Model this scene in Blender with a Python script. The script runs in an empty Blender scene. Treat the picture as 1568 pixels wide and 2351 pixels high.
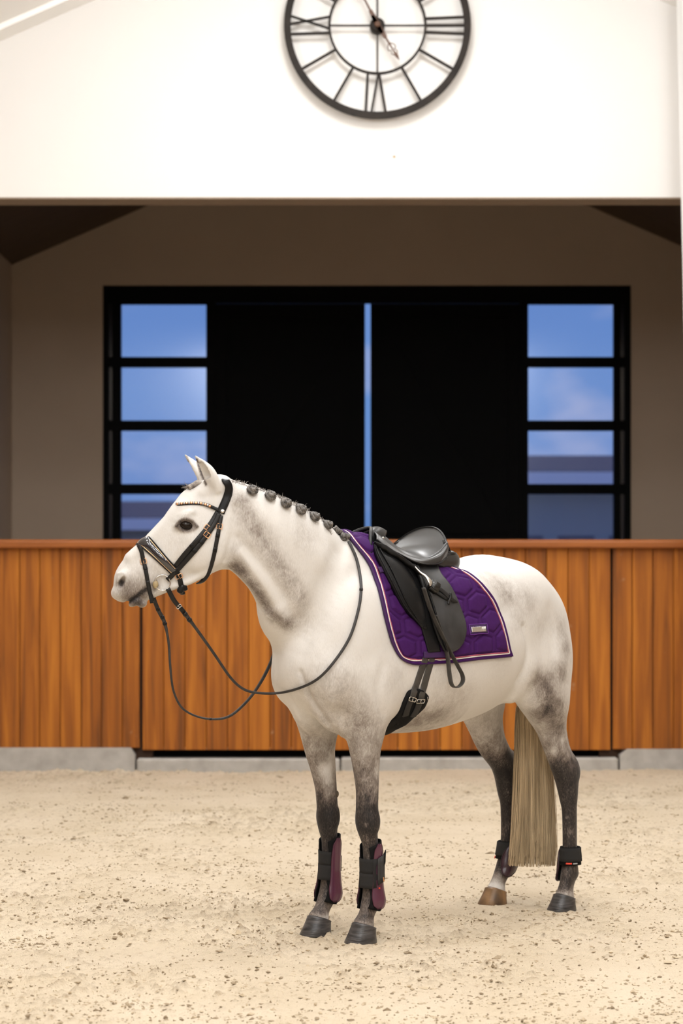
import bpy, bmesh, math, random
import numpy as np
from mathutils import Vector, Matrix
from mathutils.bvhtree import BVHTree

# ------------------------------------------------------------------ camera
SC = bpy.context.scene
COL = SC.collection
FPX, CAMH, HOR, CXP = 5010.0, 1.56, 1319.0, 784.0      # focal length (px of a 1568x2351 frame), eye height, horizon row, centre column
cam_d = bpy.data.cameras.new('camera')
cam_d.sensor_fit = 'VERTICAL'
cam_d.sensor_height = 36.0
cam_d.sensor_width = 24.0
cam_d.lens = 36.0 * FPX / 2351.0
cam_d.shift_y = (HOR - 1175.5) / 2351.0
cam_d.clip_start = 0.1
cam_d.clip_end = 400
cam_d.dof.use_dof = True
cam_d.dof.focus_distance = 9.45
cam_d.dof.aperture_fstop = 2.9
cam = bpy.data.objects.new('camera', cam_d)
COL.objects.link(cam)
cam.location = (0, 0, CAMH)
cam.rotation_euler = (math.radians(90), 0, 0)
SC.camera = cam

# ------------------------------------------------------------------ view + world (blue dusk outside)
SC.view_settings.view_transform = 'Standard'
SC.view_settings.look = 'None'
SC.view_settings.gamma = 1.0
SC.view_settings.use_curve_mapping = False
SC.view_settings.exposure = 0.0

wd = bpy.data.worlds.new('dusk_sky')
SC.world = wd
wd.use_nodes = True
nt = wd.node_tree
nt.nodes.clear()
def _n(t, tree, **kw):
    n = tree.nodes.new(t)
    for k, v in kw.items():
        setattr(n, k, v)
    return n
o_ = _n('ShaderNodeOutputWorld', nt)
bg = _n('ShaderNodeBackground', nt)
tc = _n('ShaderNodeTexCoord', nt)
sp = _n('ShaderNodeSeparateXYZ', nt)
nt.links.new(tc.outputs['Generated'], sp.inputs[0])
rp = _n('ShaderNodeValToRGB', nt)
rp.color_ramp.elements[0].position = 0.0
rp.color_ramp.elements[0].color = (0.10, 0.22, 0.50, 1)
rp.color_ramp.elements[1].position = 0.30
rp.color_ramp.elements[1].color = (0.21, 0.28, 0.66, 1)
e = rp.color_ramp.elements.new(0.04); e.color = (0.15, 0.28, 0.62, 1)
e = rp.color_ramp.elements.new(0.08); e.color = (0.14, 0.29, 0.65, 1)
nt.links.new(sp.outputs['Z'], rp.inputs['Fac'])
mp = _n('ShaderNodeMapping', nt)
mp.inputs['Scale'].default_value = (14, 3, 26)
mp.inputs['Rotation'].default_value = (0, 0.55, 0)
nt.links.new(tc.outputs['Generated'], mp.inputs[0])
nz = _n('ShaderNodeTexNoise', nt)
nz.inputs['Scale'].default_value = 1.0
nz.inputs['Detail'].default_value = 3
nt.links.new(mp.outputs[0], nz.inputs['Vector'])
cr = _n('ShaderNodeValToRGB', nt)
cr.color_ramp.elements[0].position = 0.52
cr.color_ramp.elements[1].position = 0.70
nt.links.new(nz.outputs[0], cr.inputs['Fac'])
mx = _n('ShaderNodeMix', nt, data_type='RGBA')
mx.inputs[7].default_value = (0.42, 0.47, 0.72, 1)
mlt = _n('ShaderNodeMath', nt, operation='MULTIPLY')
mlt.inputs[1].default_value = 0.75
nt.links.new(cr.outputs[0], mlt.inputs[0])
nt.links.new(mlt.outputs[0], mx.inputs[0])
nt.links.new(rp.outputs[0], mx.inputs[6])
nt.links.new(mx.outputs[2], bg.inputs[0])
bg.inputs[1].default_value = 0.95
nt.links.new(bg.outputs[0], o_.inputs[0])

# ------------------------------------------------------------------ arena lamps hung under the roof (ridge row and two side rows)
XC = 0.286                                             # centre line of the hall
def lamp(x, y, z, power, sx, sy, col=(0.975, 0.98, 0.985)):
    d = bpy.data.lights.new('arena_lamp', 'AREA')
    d.shape = 'RECTANGLE'
    d.size, d.size_y = sx, sy
    d.energy = power
    d.color = col
    o = bpy.data.objects.new('arena_lamp', d)
    COL.objects.link(o)
    o.location = (x, y, z)
    return o
def globe(x, y, z, power, col=(0.975, 0.98, 0.985)):
    d = bpy.data.lights.new('arena_globe', 'POINT')
    d.shadow_soft_size = 0.30
    d.energy = power
    d.color = col
    o = bpy.data.objects.new('arena_globe', d)
    COL.objects.link(o)
    o.location = (x, y, z)
for y in (14.2, 10.0, 5.8, 1.6, -2.6, -6.8):
    lamp(XC, y + (.5 if y > 14 else 0), 7.0, 150, 0.9, 1.8)
    for s in (-1, 1):
        globe(XC + s * 2.5, y, 5.6, 84)

# ------------------------------------------------------------------ helpers
def lin(r, g, b):
    f = lambda c: (c / 255 / 12.92) if c <= 10 else ((c / 255 + 0.055) / 1.055) ** 2.4
    return (f(r), f(g), f(b))

def W(px, py, D):
    """point at depth D metres seen at photo pixel (px, py)"""
    return np.array([(px - CXP) / FPX * D, D, CAMH + (HOR - py) / FPX * D])

MATS = {}
def M(name, base, rough=0.6, metal=0.0, vary=None, vscale=8.0, vstretch=(1, 1, 1), bump=0.0, bscale=200.0, coat=0.0,
      spec=0.5, sheen=0.0, bstretch=(1, 1, 1)):
    """procedural principled material: base colour, optional second colour mixed by noise, optional noise bump"""
    if name in MATS:
        return MATS[name]
    m = bpy.data.materials.new(name)
    m.use_nodes = True
    t = m.node_tree
    b = t.nodes['Principled BSDF']
    b.inputs['Base Color'].default_value = (*base, 1)
    b.inputs['Roughness'].default_value = rough
    b.inputs['Metallic'].default_value = metal
    b.inputs['Specular IOR Level'].default_value = spec
    b.inputs['Coat Weight'].default_value = coat
    b.inputs['Coat Roughness'].default_value = 0.05
    b.inputs['Sheen Weight'].default_value = sheen
    tcn = _n('ShaderNodeTexCoord', t)
    if vary is not None:
        mp = _n('ShaderNodeMapping', t)
        mp.inputs['Scale'].default_value = vstretch
        t.links.new(tcn.outputs['Object'], mp.inputs[0])
        nz = _n('ShaderNodeTexNoise', t)
        nz.inputs['Scale'].default_value = vscale
        nz.inputs['Detail'].default_value = 6
        t.links.new(mp.outputs[0], nz.inputs['Vector'])
        r = _n('ShaderNodeValToRGB', t)
        r.color_ramp.elements[0].position = 0.32
        r.color_ramp.elements[0].color = (*base, 1)
        r.color_ramp.elements[1].position = 0.68
        r.color_ramp.elements[1].color = (*vary, 1)
        t.links.new(nz.outputs[0], r.inputs[0])
        t.links.new(r.outputs[0], b.inputs['Base Color'])
    if bump > 0:
        mp2 = _n('ShaderNodeMapping', t)
        mp2.inputs['Scale'].default_value = bstretch
        t.links.new(tcn.outputs['Object'], mp2.inputs[0])
        n2 = _n('ShaderNodeTexNoise', t)
        n2.inputs['Scale'].default_value = bscale
        n2.inputs['Detail'].default_value = 3
        t.links.new(mp2.outputs[0], n2.inputs['Vector'])
        bp = _n('ShaderNodeBump', t)
        bp.inputs['Strength'].default_value = bump
        bp.inputs['Distance'].default_value = 0.004
        t.links.new(n2.outputs[0], bp.inputs['Height'])
        t.links.new(bp.outputs[0], b.inputs['Normal'])
    MATS[name] = m
    return m

ORG = {}                                               # world offset of every object that parents others
def tag(o, label=None, cat=None, group=None, kind=None):
    if label: o['label'] = label
    if cat: o['category'] = cat
    if group: o['group'] = group
    if kind: o['kind'] = kind
    return o

def thing(name, loc, label, cat, group=None):
    o = bpy.data.objects.new(name, None)
    o.empty_display_size = 0.1
    COL.objects.link(o)
    o.location = loc
    ORG[o.name] = np.array(loc, float)
    return tag(o, label, cat, group)

def build(name, verts, faces, mat, parent=None, smooth=True, loc=None):
    """one mesh object from world-space vertices"""
    v = np.asarray(verts, float).reshape(-1, 3)
    org = ORG[parent.name] if parent is not None else (np.array(loc, float) if loc is not None else np.zeros(3))
    me = bpy.data.meshes.new(name)
    me.from_pydata((v - org).tolist(), [], [tuple(int(i) for i in f) for f in faces])
    me.update()
    if smooth:
        me.polygons.foreach_set('use_smooth', [True] * len(me.polygons))
    if mat is not None:
        me.materials.append(mat)
    o = bpy.data.objects.new(name, me)
    COL.objects.link(o)
    if parent is not None:
        o.parent = parent
    else:
        o.location = org
    ORG[o.name] = org
    return o

class MB:
    """collects simple shapes into one vertex / face list"""
    def __init__(s): s.v, s.f = [], []
    def add(s, v, f):
        k = len(s.v)
        s.v.extend([tuple(map(float, p)) for p in v])
        s.f.extend([tuple(int(i) + k for i in q) for q in f])
        return s
    def box(s, x0, x1, y0, y1, z0, z1, bev=0.0):
        if bev <= 0:
            v = [(x, y, z) for x in (x0, x1) for y in (y0, y1) for z in (z0, z1)]
            f = [(0, 1, 3, 2), (4, 6, 7, 5), (0, 4, 5, 1), (2, 3, 7, 6), (0, 2, 6, 4), (1, 5, 7, 3)]
            return s.add(v, f)
        bm = bmesh.new()
        bmesh.ops.create_cube(bm, size=1)
        for p in bm.verts:
            p.co = Vector(((x0 + x1) / 2 + p.co.x * (x1 - x0), (y0 + y1) / 2 + p.co.y * (y1 - y0), (z0 + z1) / 2 + p.co.z * (z1 - z0)))
        bmesh.ops.bevel(bm, geom=list(bm.edges), offset=bev, segments=1, affect='EDGES')
        bm.verts.index_update()
        r = s.add([p.co for p in bm.verts], [[q.index for q in f.verts] for f in bm.faces])
        bm.free()
        return r
    def prism(s, poly, axis, a, b):
        """extrude polygon (2-D points) along axis 'x','y','z' from a to b"""
        n = len(poly)
        put = {'x': lambda p, t: (t, p[0], p[1]), 'y': lambda p, t: (p[0], t, p[1]), 'z': lambda p, t: (p[0], p[1], t)}[axis]
        v = [put(p, a) for p in poly] + [put(p, b) for p in poly]
        f = [tuple(range(n)), tuple(range(2 * n - 1, n - 1, -1))] + [(i, i + n, (i + 1) % n + n, (i + 1) % n) for i in range(n)]
        return s.add(v, f)
    def build(s, name, mat, parent=None, smooth=False, loc=None):
        return build(name, s.v, s.f, mat, parent, smooth, loc)

def nrm(v):
    v = np.asarray(v, float)
    return v / max(np.linalg.norm(v), 1e-9)

def spline(pts, n):
    """Catmull-Rom resample of control points (k,d) to n points, roughly even"""
    P = np.asarray(pts, float)
    if len(P) < 3:
        t = np.linspace(0, 1, n)[:, None]
        return P[0] * (1 - t) + P[-1] * t
    Q = np.vstack([2 * P[0] - P[1], P, 2 * P[-1] - P[-2]])
    out = []
    m = 12
    for i in range(len(P) - 1):
        p0, p1, p2, p3 = Q[i:i + 4]
        t = np.linspace(0, 1, m, endpoint=False)[:, None]
        out.append(0.5 * ((2 * p1) + (p2 - p0) * t + (2 * p0 - 5 * p1 + 4 * p2 - p3) * t ** 2 + (3 * p1 - p0 - 3 * p2 + p3) * t ** 3))
    out = np.vstack(out + [P[-1:]])
    return resample(out, n)

def resample(out, n):
    out = np.asarray(out, float)
    d = np.concatenate([[0], np.cumsum(np.linalg.norm(np.diff(out[:, :3], axis=0), axis=1))])
    s = np.linspace(0, d[-1], n)
    return np.stack([np.interp(s, d, out[:, k]) for k in range(out.shape[1])], 1)

def tangents(P):
    T = np.gradient(P, axis=0)
    return T / np.maximum(np.linalg.norm(T, axis=1, keepdims=True), 1e-9)

def frames(P, up=(0, 0, 1)):
    T = tangents(P)
    N = np.zeros_like(P)
    n = np.cross(np.cross(T[0], up), T[0])
    if np.linalg.norm(n) < 1e-4:
        n = np.cross(np.cross(T[0], (1, 0.1, 0)), T[0])
    for i in range(len(P)):
        n = n - np.dot(n, T[i]) * T[i]
        n = nrm(n)
        N[i] = n
    return T, N, np.cross(T, N)

def tube(P, r, seg=8, closed=False, up=(0, 0, 1), caps=True):
    """tube mesh along points P; r is a number or an array; returns verts, faces"""
    P = np.asarray(P, float)
    n = len(P)
    r = np.broadcast_to(np.asarray(r, float), (n,))
    T, N, B = frames(P, up)
    a = np.linspace(0, 2 * math.pi, seg, endpoint=False)
    V = (P[:, None] + r[:, None, None] * (np.cos(a)[None, :, None] * N[:, None] + np.sin(a)[None, :, None] * B[:, None])).reshape(-1, 3)
    F = []
    for i in range(n if closed else n - 1):
        j = (i + 1) % n
        for k in range(seg):
            l = (k + 1) % seg
            F.append((i * seg + k, i * seg + l, j * seg + l, j * seg + k))
    if caps and not closed:
        F.append(tuple(range(seg - 1, -1, -1)))
        F.append(tuple((n - 1) * seg + k for k in range(seg)))
    return V, F

def ribbon(P, Nv, w, th, closed=False, dome=0.25):
    """strap: rounded flat section, width w, thickness th, lying on normals Nv (the strap's underside is on P)"""
    P = np.asarray(P, float)
    n = len(P)
    w = np.broadcast_to(np.asarray(w, float), (n,))
    th = np.broadcast_to(np.asarray(th, float), (n,))
    T = tangents(P)
    Nv = np.asarray(Nv, float)
    Nv = Nv - (Nv * T).sum(1, keepdims=True) * T
    Nv /= np.maximum(np.linalg.norm(Nv, axis=1, keepdims=True), 1e-9)
    B = np.cross(T, Nv)
    prof = [(-.5, .0), (-.5, .55), (-.38, .9), (-.15, 1.0), (.15, 1.0), (.38, .9), (.5, .55), (.5, .0), (.3, -.1), (-.3, -.1)]
    prof = np.array(prof)
    m = len(prof)
    V = (P[:, None] + (w[:, None] * prof[None, :, 0])[..., None] * B[:, None] + (th[:, None] * prof[None, :, 1])[..., None] * Nv[:, None]).reshape(-1, 3)
    F = []
    for i in range(n if closed else n - 1):
        j = (i + 1) % n
        for k in range(m):
            l = (k + 1) % m
            F.append((i * m + k, j * m + k, j * m + l, i * m + l))
    if not closed:
        F.append(tuple(range(m)))
        F.append(tuple((n - 1) * m + k for k in range(m - 1, -1, -1)))
    return V, F

def loft(rings, closed_ring=True, caps=True):
    rings = [np.asarray(r, float) for r in rings]
    m = len(rings[0])
    V = np.vstack(rings)
    F = []
    for i in range(len(rings) - 1):
        for k in range(m if closed_ring else m - 1):
            l = (k + 1) % m
            F.append((i * m + k, i * m + l, (i + 1) * m + l, (i + 1) * m + k))
    if caps and closed_ring:
        F.append(tuple(range(m - 1, -1, -1)))
        F.append(tuple((len(rings) - 1) * m + k for k in range(m)))
    return V, F

def fnoise(shape, beta, seed, lo=0.0, hi=1.0):
    """tileable 2-D noise by spectral filtering; frequencies between lo and hi of Nyquist"""
    g = np.random.default_rng(seed)
    f = np.fft.rfft2(g.standard_normal(shape))
    ky = np.fft.fftfreq(shape[0])[:, None] * 2
    kx = np.fft.rfftfreq(shape[1])[None, :] * 2
    k = np.hypot(kx, ky)
    k[0, 0] = 1
    a = k ** (-beta)
    a[(k < lo) | (k > hi)] = 0
    a[0, 0] = 0
    r = np.fft.irfft2(f * a, s=shape)
    return r / r.std()
# ================================================================== the hall
D1, D2 = 17.5, 23.5                                    # depth of the gable wall and of the porch's back wall
k1, k2 = D1 / FPX, D2 / FPX
Z1 = lambda py: CAMH + (HOR - py) * k1
X1 = lambda px: (px - CXP) * k1
Z2 = lambda py: CAMH + (HOR - py) * k2
X2 = lambda px: (px - CXP) * k2
SL = 0.438                                             # roof slope

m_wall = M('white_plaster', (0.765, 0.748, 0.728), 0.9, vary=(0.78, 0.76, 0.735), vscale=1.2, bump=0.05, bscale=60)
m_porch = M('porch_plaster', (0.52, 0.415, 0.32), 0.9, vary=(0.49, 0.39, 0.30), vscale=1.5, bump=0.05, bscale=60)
m_ceil = M('white_ceiling', (0.93, 0.92, 0.90), 0.7)
m_soffit = M('dark_boards', (0.085, 0.050, 0.026), 0.7, vary=(0.060, 0.035, 0.018), vscale=3, vstretch=(1, 8, 1))
m_black = M('black_steel', (0.0018, 0.0018, 0.0021), 0.6, spec=0.08)
m_conc = M('kerb_concrete', (0.46, 0.44, 0.41), 0.9, vary=(0.36, 0.34, 0.31), vscale=9, bump=0.5, bscale=90)
m_white_steel = M('white_steel', (0.88, 0.87, 0.85), 0.4)

def wood_mat():
    m = bpy.data.materials.new('oiled_hardwood')
    m.use_nodes = True
    t = m.node_tree
    b = t.nodes['Principled BSDF']
    b.inputs['Roughness'].default_value = 0.5; b.inputs['Specular IOR Level'].default_value = 0.22
    tcn = _n('ShaderNodeTexCoord', t)
    oi = _n('ShaderNodeObjectInfo', t)
    add = _n('ShaderNodeVectorMath', t, operation='ADD')
    sc = _n('ShaderNodeVectorMath', t, operation='SCALE')
    cmb = _n('ShaderNodeCombineXYZ', t)
    t.links.new(oi.outputs['Random'], cmb.inputs[0]); t.links.new(oi.outputs['Random'], cmb.inputs[2])
    t.links.new(cmb.outputs[0], sc.inputs[0]); sc.inputs[3].default_value = 37.0
    t.links.new(tcn.outputs['Object'], add.inputs[0]); t.links.new(sc.outputs[0], add.inputs[1])
    mp = _n('ShaderNodeMapping', t)
    mp.inputs['Scale'].default_value = (17, 17, .8)
    t.links.new(add.outputs[0], mp.inputs[0])
    nz = _n('ShaderNodeTexNoise', t); nz.inputs['Scale'].default_value = 1.0; nz.inputs['Detail'].default_value = 5; nz.inputs['Distortion'].default_value = 0.6
    t.links.new(mp.outputs[0], nz.inputs['Vector'])
    r = _n('ShaderNodeValToRGB', t)
    el = r.color_ramp.elements
    el[0].position, el[0].color = 0.25, (0.165, 0.055, 0.013, 1)
    el[1].position, el[1].color = 0.75, (0.490, 0.175, 0.022, 1)
    q = el.new(0.45); q.color = (0.305, 0.096, 0.014, 1)
    q = el.new(0.58); q.color = (0.395, 0.132, 0.017, 1)
    ad = _n('ShaderNodeMath', t, operation='MULTIPLY_ADD')     # whole board lighter or darker
    t.links.new(oi.outputs['Random'], ad.inputs[0]); ad.inputs[1].default_value = 0.24; ad.inputs[2].default_value = -0.10
    ad2 = _n('ShaderNodeMath', t, operation='ADD')
    t.links.new(nz.outputs[0], ad2.inputs[0]); t.links.new(ad.outputs[0], ad2.inputs[1])
    t.links.new(ad2.outputs[0], r.inputs[0])
    # pale dust scuffs
    n3 = _n('ShaderNodeTexNoise', t); n3.inputs['Scale'].default_value = 9; n3.inputs['Detail'].default_value = 2
    t.links.new(add.outputs[0], n3.inputs['Vector'])
    r3 = _n('ShaderNodeValToRGB', t)
    r3.color_ramp.elements[0].position = 0.70; r3.color_ramp.elements[1].position = 0.80
    t.links.new(n3.outputs[0], r3.inputs[0])
    ml = _n('ShaderNodeMath', t, operation='MULTIPLY'); ml.inputs[1].default_value = 0.45
    t.links.new(r3.outputs[0], ml.inputs[0])
    mx = _n('ShaderNodeMix', t, data_type='RGBA')
    mx.inputs[7].default_value = (0.50, 0.33, 0.20, 1)
    t.links.new(ml.outputs[0], mx.inputs[0]); t.links.new(r.outputs[0], mx.inputs[6])
    t.links.new(mx.outputs[2], b.inputs['Base Color'])
    return m
m_wood = wood_mat()
m_rail = M('rail_hardwood', (0.330, 0.105, 0.022), 0.42, vary=(0.24, 0.07, 0.014), vscale=2.0, vstretch=(1, 10, 10), spec=.3)

# ---- gable wall with the wide opening under it
zl = Z1(453)
roofz = lambda x: 6.133 - SL * (abs(x - XC) - 2.445)   # underside of the roof
XL, XR = XC - 9.0, XC + 9.0
TW = 0.31
mb = MB()
dxe = 2.445 + (6.133 + .1 - zl) / SL
mb.prism([(XC - dxe, zl), (XC + dxe, zl), (XC, roofz(XC) + .1)][::-1], 'y', D1, D1 + TW)
mb.prism([(XL, 0), (-3.55, 0), (-3.55, zl), (XC - dxe, zl), (XL, roofz(XL) + .1)][::-1], 'y', D1, D1 + TW)
mb.prism([(4.12, 0), (XR, 0), (XR, roofz(XR) + .1), (XC + dxe, zl), (4.12, zl)][::-1], 'y', D1, D1 + TW)
o = mb.build('wall_front', m_wall); tag(o, kind='structure')
o = MB().box(X1(902), X1(908), D1 - 0.004, D1 + 0.01, Z1(362.5), Z1(357.5), 0.002).build('screw_hole', M('rusty_plug', (0.36, 0.22, 0.09), 0.8), loc=(X1(905), D1, Z1(360)))
o.name = 'wall_screw'; tag(o, 'tiny rusty brown screw head in the white wall below the clock', 'screw')

o = MB().box(-3.54, 4.11, D1 + .004, D1 + TW - .004, zl - .012, zl + .002).build('trim_11', M('lintel_soffit', (0.30, 0.225, 0.165), .85)); tag(o, kind='structure')

# ---- rest of the shell
YB = -13.0
o = MB().box(XL - .3, XL, YB, D1 + TW, 0, roofz(XL) + .3).build('wall_left', m_wall); tag(o, kind='structure')
o = MB().box(XR, XR + .3, YB, D1 + TW, 0, roofz(XR) + .3).build('wall_right', m_wall); tag(o, kind='structure')
o = MB().prism([(XL, 0), (XR, 0), (XR, roofz(XR) + .1), (XC, roofz(XC) + .1), (XL, roofz(XL) + .1)], 'y', YB - .3, YB).build('wall_back', m_wall); tag(o, kind='structure')
for nn, (a_, b_, c_, d_) in (('trim_8', (XL, XL + .06, YB, D1)), ('trim_9', (XR - .06, XR, YB, D1)), ('trim_10', (XL, XR, YB, YB + .06))):
    o = MB().box(a_, b_, c_, d_, 0.05, 1.80).build(nn, m_wood); tag(o, kind='structure')
mb = MB()
mb.prism([(XL - .3, roofz(XL - .3)), (XC, roofz(XC)), (XC, roofz(XC) + .15), (XL - .3, roofz(XL - .3) + .15)], 'y', YB, D1)
mb.prism([(XR + .3, roofz(XR + .3)), (XR + .3, roofz(XR + .3) + .15), (XC, roofz(XC) + .15), (XC, roofz(XC))], 'y', YB, D1)
o = mb.build('ceiling', m_ceil); tag(o, kind='structure')
for i, s in enumerate((-1, 1)):                        # rake trim along the gable
    xe = XC + s * 9.0
    zb = lambda x: roofz(x) - 0.045
    poly = [(XC, zb(XC)), (xe, zb(xe)), (xe, roofz(xe) + .02), (XC, roofz(XC) + .02)]
    o = MB().prism(poly if s > 0 else poly[::-1], 'y', D1 - 0.30, D1 + .01).build('trim_%d' % (i + 1), m_ceil); tag(o, kind='structure')

# ---- tapered white roof column at the right edge
col = thing('roof_column', (2.95, 16.95, 0), 'white painted steel roof column cut off by the right edge, in front of the gable wall', 'column')
def colx(z): return 2.735 - (z - 1.0) * 0.0215
zt = roofz(3.0) + .05
mb = MB()
ring = lambda z, w0, w1, y0, y1: [(w0, y0, z), (w1, y0, z), (w1, y1, z), (w0, y1, z)]
v, f = loft([ring(0, colx(0), 2.99, 16.80, 16.815), ring(zt, colx(zt), 2.99, 16.80, 16.815)]); mb.add(v, f)
v, f = loft([ring(0, colx(0), 2.99, 17.085, 17.10), ring(zt, colx(zt), 2.99, 17.085, 17.10)]); mb.add(v, f)
mb.build('flange', m_white_steel, col)
v, f = loft([ring(0, 2.86, 2.88, 16.815, 17.085), ring(zt, 2.86, 2.88, 16.815, 17.085)])
build('web', v, f, m_white_steel, col, False)
MB().box(2.70, 3.04, 16.76, 17.14, 0, 0.02).build('base_plate', m_white_steel, col)

# ---- porch behind the opening
PL, PR = -3.55, 4.12
sof = lambda x: Z2(608) + 0.435 * (3.836 - abs(x - XC))
FX0, FX1, FZ = X2(236), X2(1449), Z2(655)
mb = MB()
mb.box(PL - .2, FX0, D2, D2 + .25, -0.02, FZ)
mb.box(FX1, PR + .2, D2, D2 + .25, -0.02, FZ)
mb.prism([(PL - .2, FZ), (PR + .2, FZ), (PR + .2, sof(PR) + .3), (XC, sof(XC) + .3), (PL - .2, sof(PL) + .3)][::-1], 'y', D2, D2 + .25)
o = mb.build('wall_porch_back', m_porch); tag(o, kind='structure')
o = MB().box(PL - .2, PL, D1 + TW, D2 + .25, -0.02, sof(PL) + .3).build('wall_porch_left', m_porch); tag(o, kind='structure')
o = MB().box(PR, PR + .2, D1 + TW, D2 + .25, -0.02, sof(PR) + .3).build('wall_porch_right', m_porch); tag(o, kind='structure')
mb = MB()
for s in (-1, 1):
    xe = PL - .2 if s < 0 else PR + .2
    poly = [(xe, sof(xe)), (XC, sof(XC)), (XC, sof(XC) + .15), (xe, sof(xe) + .15)]
    mb.prism(poly if s < 0 else poly[::-1], 'y', D1 + TW, D2 + .1)
o = mb.build('ceiling_porch', m_soffit); tag(o, kind='structure')

# ---- black double door with glazed side lights
gl = bpy.data.materials.new('window_glass'); gl.use_nodes = True
t = gl.node_tree; t.nodes.clear()
go = _n('ShaderNodeOutputMaterial', t); gm = _n('ShaderNodeMixShader', t); gt = _n('ShaderNodeBsdfTransparent', t); gg = _n('ShaderNodeBsdfGlossy', t)
gg.inputs['Roughness'].default_value = 0.16
gm.inputs[0].default_value = 0.035
gt.inputs[0].default_value = (0.97, 0.98, 1, 1)
t.links.new(gt.outputs[0], gm.inputs[1]); t.links.new(gg.outputs[0], gm.inputs[2]); t.links.new(gm.outputs[0], go.inputs[0])

y0 = D2 + 0.02
rows = [(697, 819), (842, 965), (988, 1111), (1134, 1257), (1280, 1403), (1426, 1549)]
for n, (a, b, na, nb) in enumerate(((277, 473, 249, 257), (1213, 1410, 1425, 1435))):
    st = bpy.data.objects.new('window_%d' % (n + 1), None); COL.objects.link(st)
    st.location = ((X2(a) + X2(b)) / 2, y0, 0); ORG[st.name] = np.array(st.location); st['kind'] = 'structure'
    lo, hi = (236, 494) if n == 0 else (1193, 1449)
    xs = sorted([lo, hi, a, b, na, nb])
    for i in range(0, 6, 2):                           # stiles
        MB().box(X2(xs[i]), X2(xs[i + 1]), y0, y0 + .10, 0, FZ).build('stile', m_black, st)
    zprev = FZ
    for (ya, yb) in rows:
        MB().box(X2(a), X2(b), y0, y0 + .10, Z2(ya), zprev).build('glazing_bar', m_black, st)
        MB().box(X2(na), X2(nb), y0, y0 + .10, Z2(ya), zprev).build('glazing_bar', m_black, st)
        MB().box(X2(a) - .005, X2(b) + .005, y0 + .045, y0 + .055, Z2(yb) - .005, Z2(ya) + .005).build('pane', gl, st)
        MB().box(X2(na), X2(nb), y0 + .045, y0 + .055, Z2(yb), Z2(ya)).build('pane', M('tinted_glass', (0.004, 0.006, 0.02), 0.15), st)
        zprev = Z2(yb)
    MB().box(X2(a), X2(b), y0, y0 + .10, 0, zprev).build('glazing_bar', m_black, st)
    MB().box(X2(na), X2(nb), y0, y0 + .10, 0, zprev).build('glazing_bar', m_black, st)
for n, (a, b) in enumerate(((494, 838), (851, 1193))):
    st = bpy.data.objects.new('door_%d' % (n + 1), None); COL.objects.link(st)
    st.location = ((X2(a) + X2(b)) / 2, y0, 0); ORG[st.name] = np.array(st.location); st['kind'] = 'structure'
    xa, xb = X2(a), X2(b)
    MB().box(xa, xb, y0 + .05, y0 + .09, 0.03, Z2(697)).build('panel', m_black, st)
    for (p, q) in ((xa, xa + .12), (xb - .12, xb)):
        MB().box(p, q, y0 + .02, y0 + .05, 0.03, Z2(697)).build('door_stile', m_black, st)
    for zz in (0.03, 2.0, Z2(697) - .14):
        MB().box(xa + .12, xb - .12, y0 + .02, y0 + .05, zz, zz + .14).build('door_rail', m_black, st)
    p0, p1 = ((xa + .12, 2.14), (xb - .12, Z2(697) - .14)) if n == 0 else ((xb - .12, 2.14), (xa + .12, Z2(697) - .14))
    dx = 0.10 if n == 0 else -0.10
    poly = [(p0[0], p0[1]), (p0[0] + dx, p0[1]), (p1[0], p1[1]), (p1[0] - dx, p1[1])]
    MB().prism(poly if n == 0 else poly[::-1], 'y', y0 + .03, y0 + .05).build('brace', m_black, st)
o = MB().box(X2(494), X2(1193), y0, y0 + .1, Z2(697) + .01, FZ).build('trim_3', m_black); tag(o, kind='structure')

# ---- outside: yard and far barns under the dusk sky
o = MB().box(-60, 60, D2 + .25, 140, -0.3, -0.02).build('yard_ground', M('yard_paving', (0.16, 0.15, 0.14), 0.9, vary=(0.2, 0.19, 0.18), vscale=1.5)); tag(o, kind='structure')
def barn(name, px0, px1, D, eave, ridge, label, group=None):
    kx = D / FPX
    x0, x1 = (px0 - CXP) * kx, (px1 - CXP) * kx
    ze, zr = CAMH + (HOR - eave) * kx, CAMH + (HOR - ridge) * kx
    b = thing(name, ((x0 + x1) / 2, D, 0), label, 'building', group)
    MB().box(x0, x1, D, D + 8, -0.02, ze).build('wall', M('barn_cladding', (0.30, 0.38, 0.40), 0.8), b)
    MB().prism([(D - .6, ze), (D + 4, zr), (D + 8.6, ze), (D + 8.6, ze + .15), (D + 4, zr + .15), (D - .6, ze + .15)], 'x', x0 - .5, x1 + .5).build('roof', M('barn_roof', (0.10, 0.105, 0.13), 0.8), b)
    MB().box(x0 - .5, x1 + .5, D - .68, D - .6, ze - .25, ze + .12).build('fascia', M('barn_fascia', (0.85, 0.9, 0.95), 0.6), b)
    for i in range(5):
        xx = x0 + (x1 - x0) * (0.12 + 0.19 * i)
        MB().box(xx - .5, xx + .5, D - .05, D + .02, 0.0, ze * 0.62).build('barn_door', M('barn_shutter', (0.06, 0.10, 0.16), 0.7), b)
    return b
barn('far_barn', 1130, 1750, 60, 1096, 1040, 'far low barn with dark roof seen through the right-hand window panes')
barn('far_shed', -260, 560, 70, 1200, 1152, 'far low shed with dark roof seen through the left-hand window panes')

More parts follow.
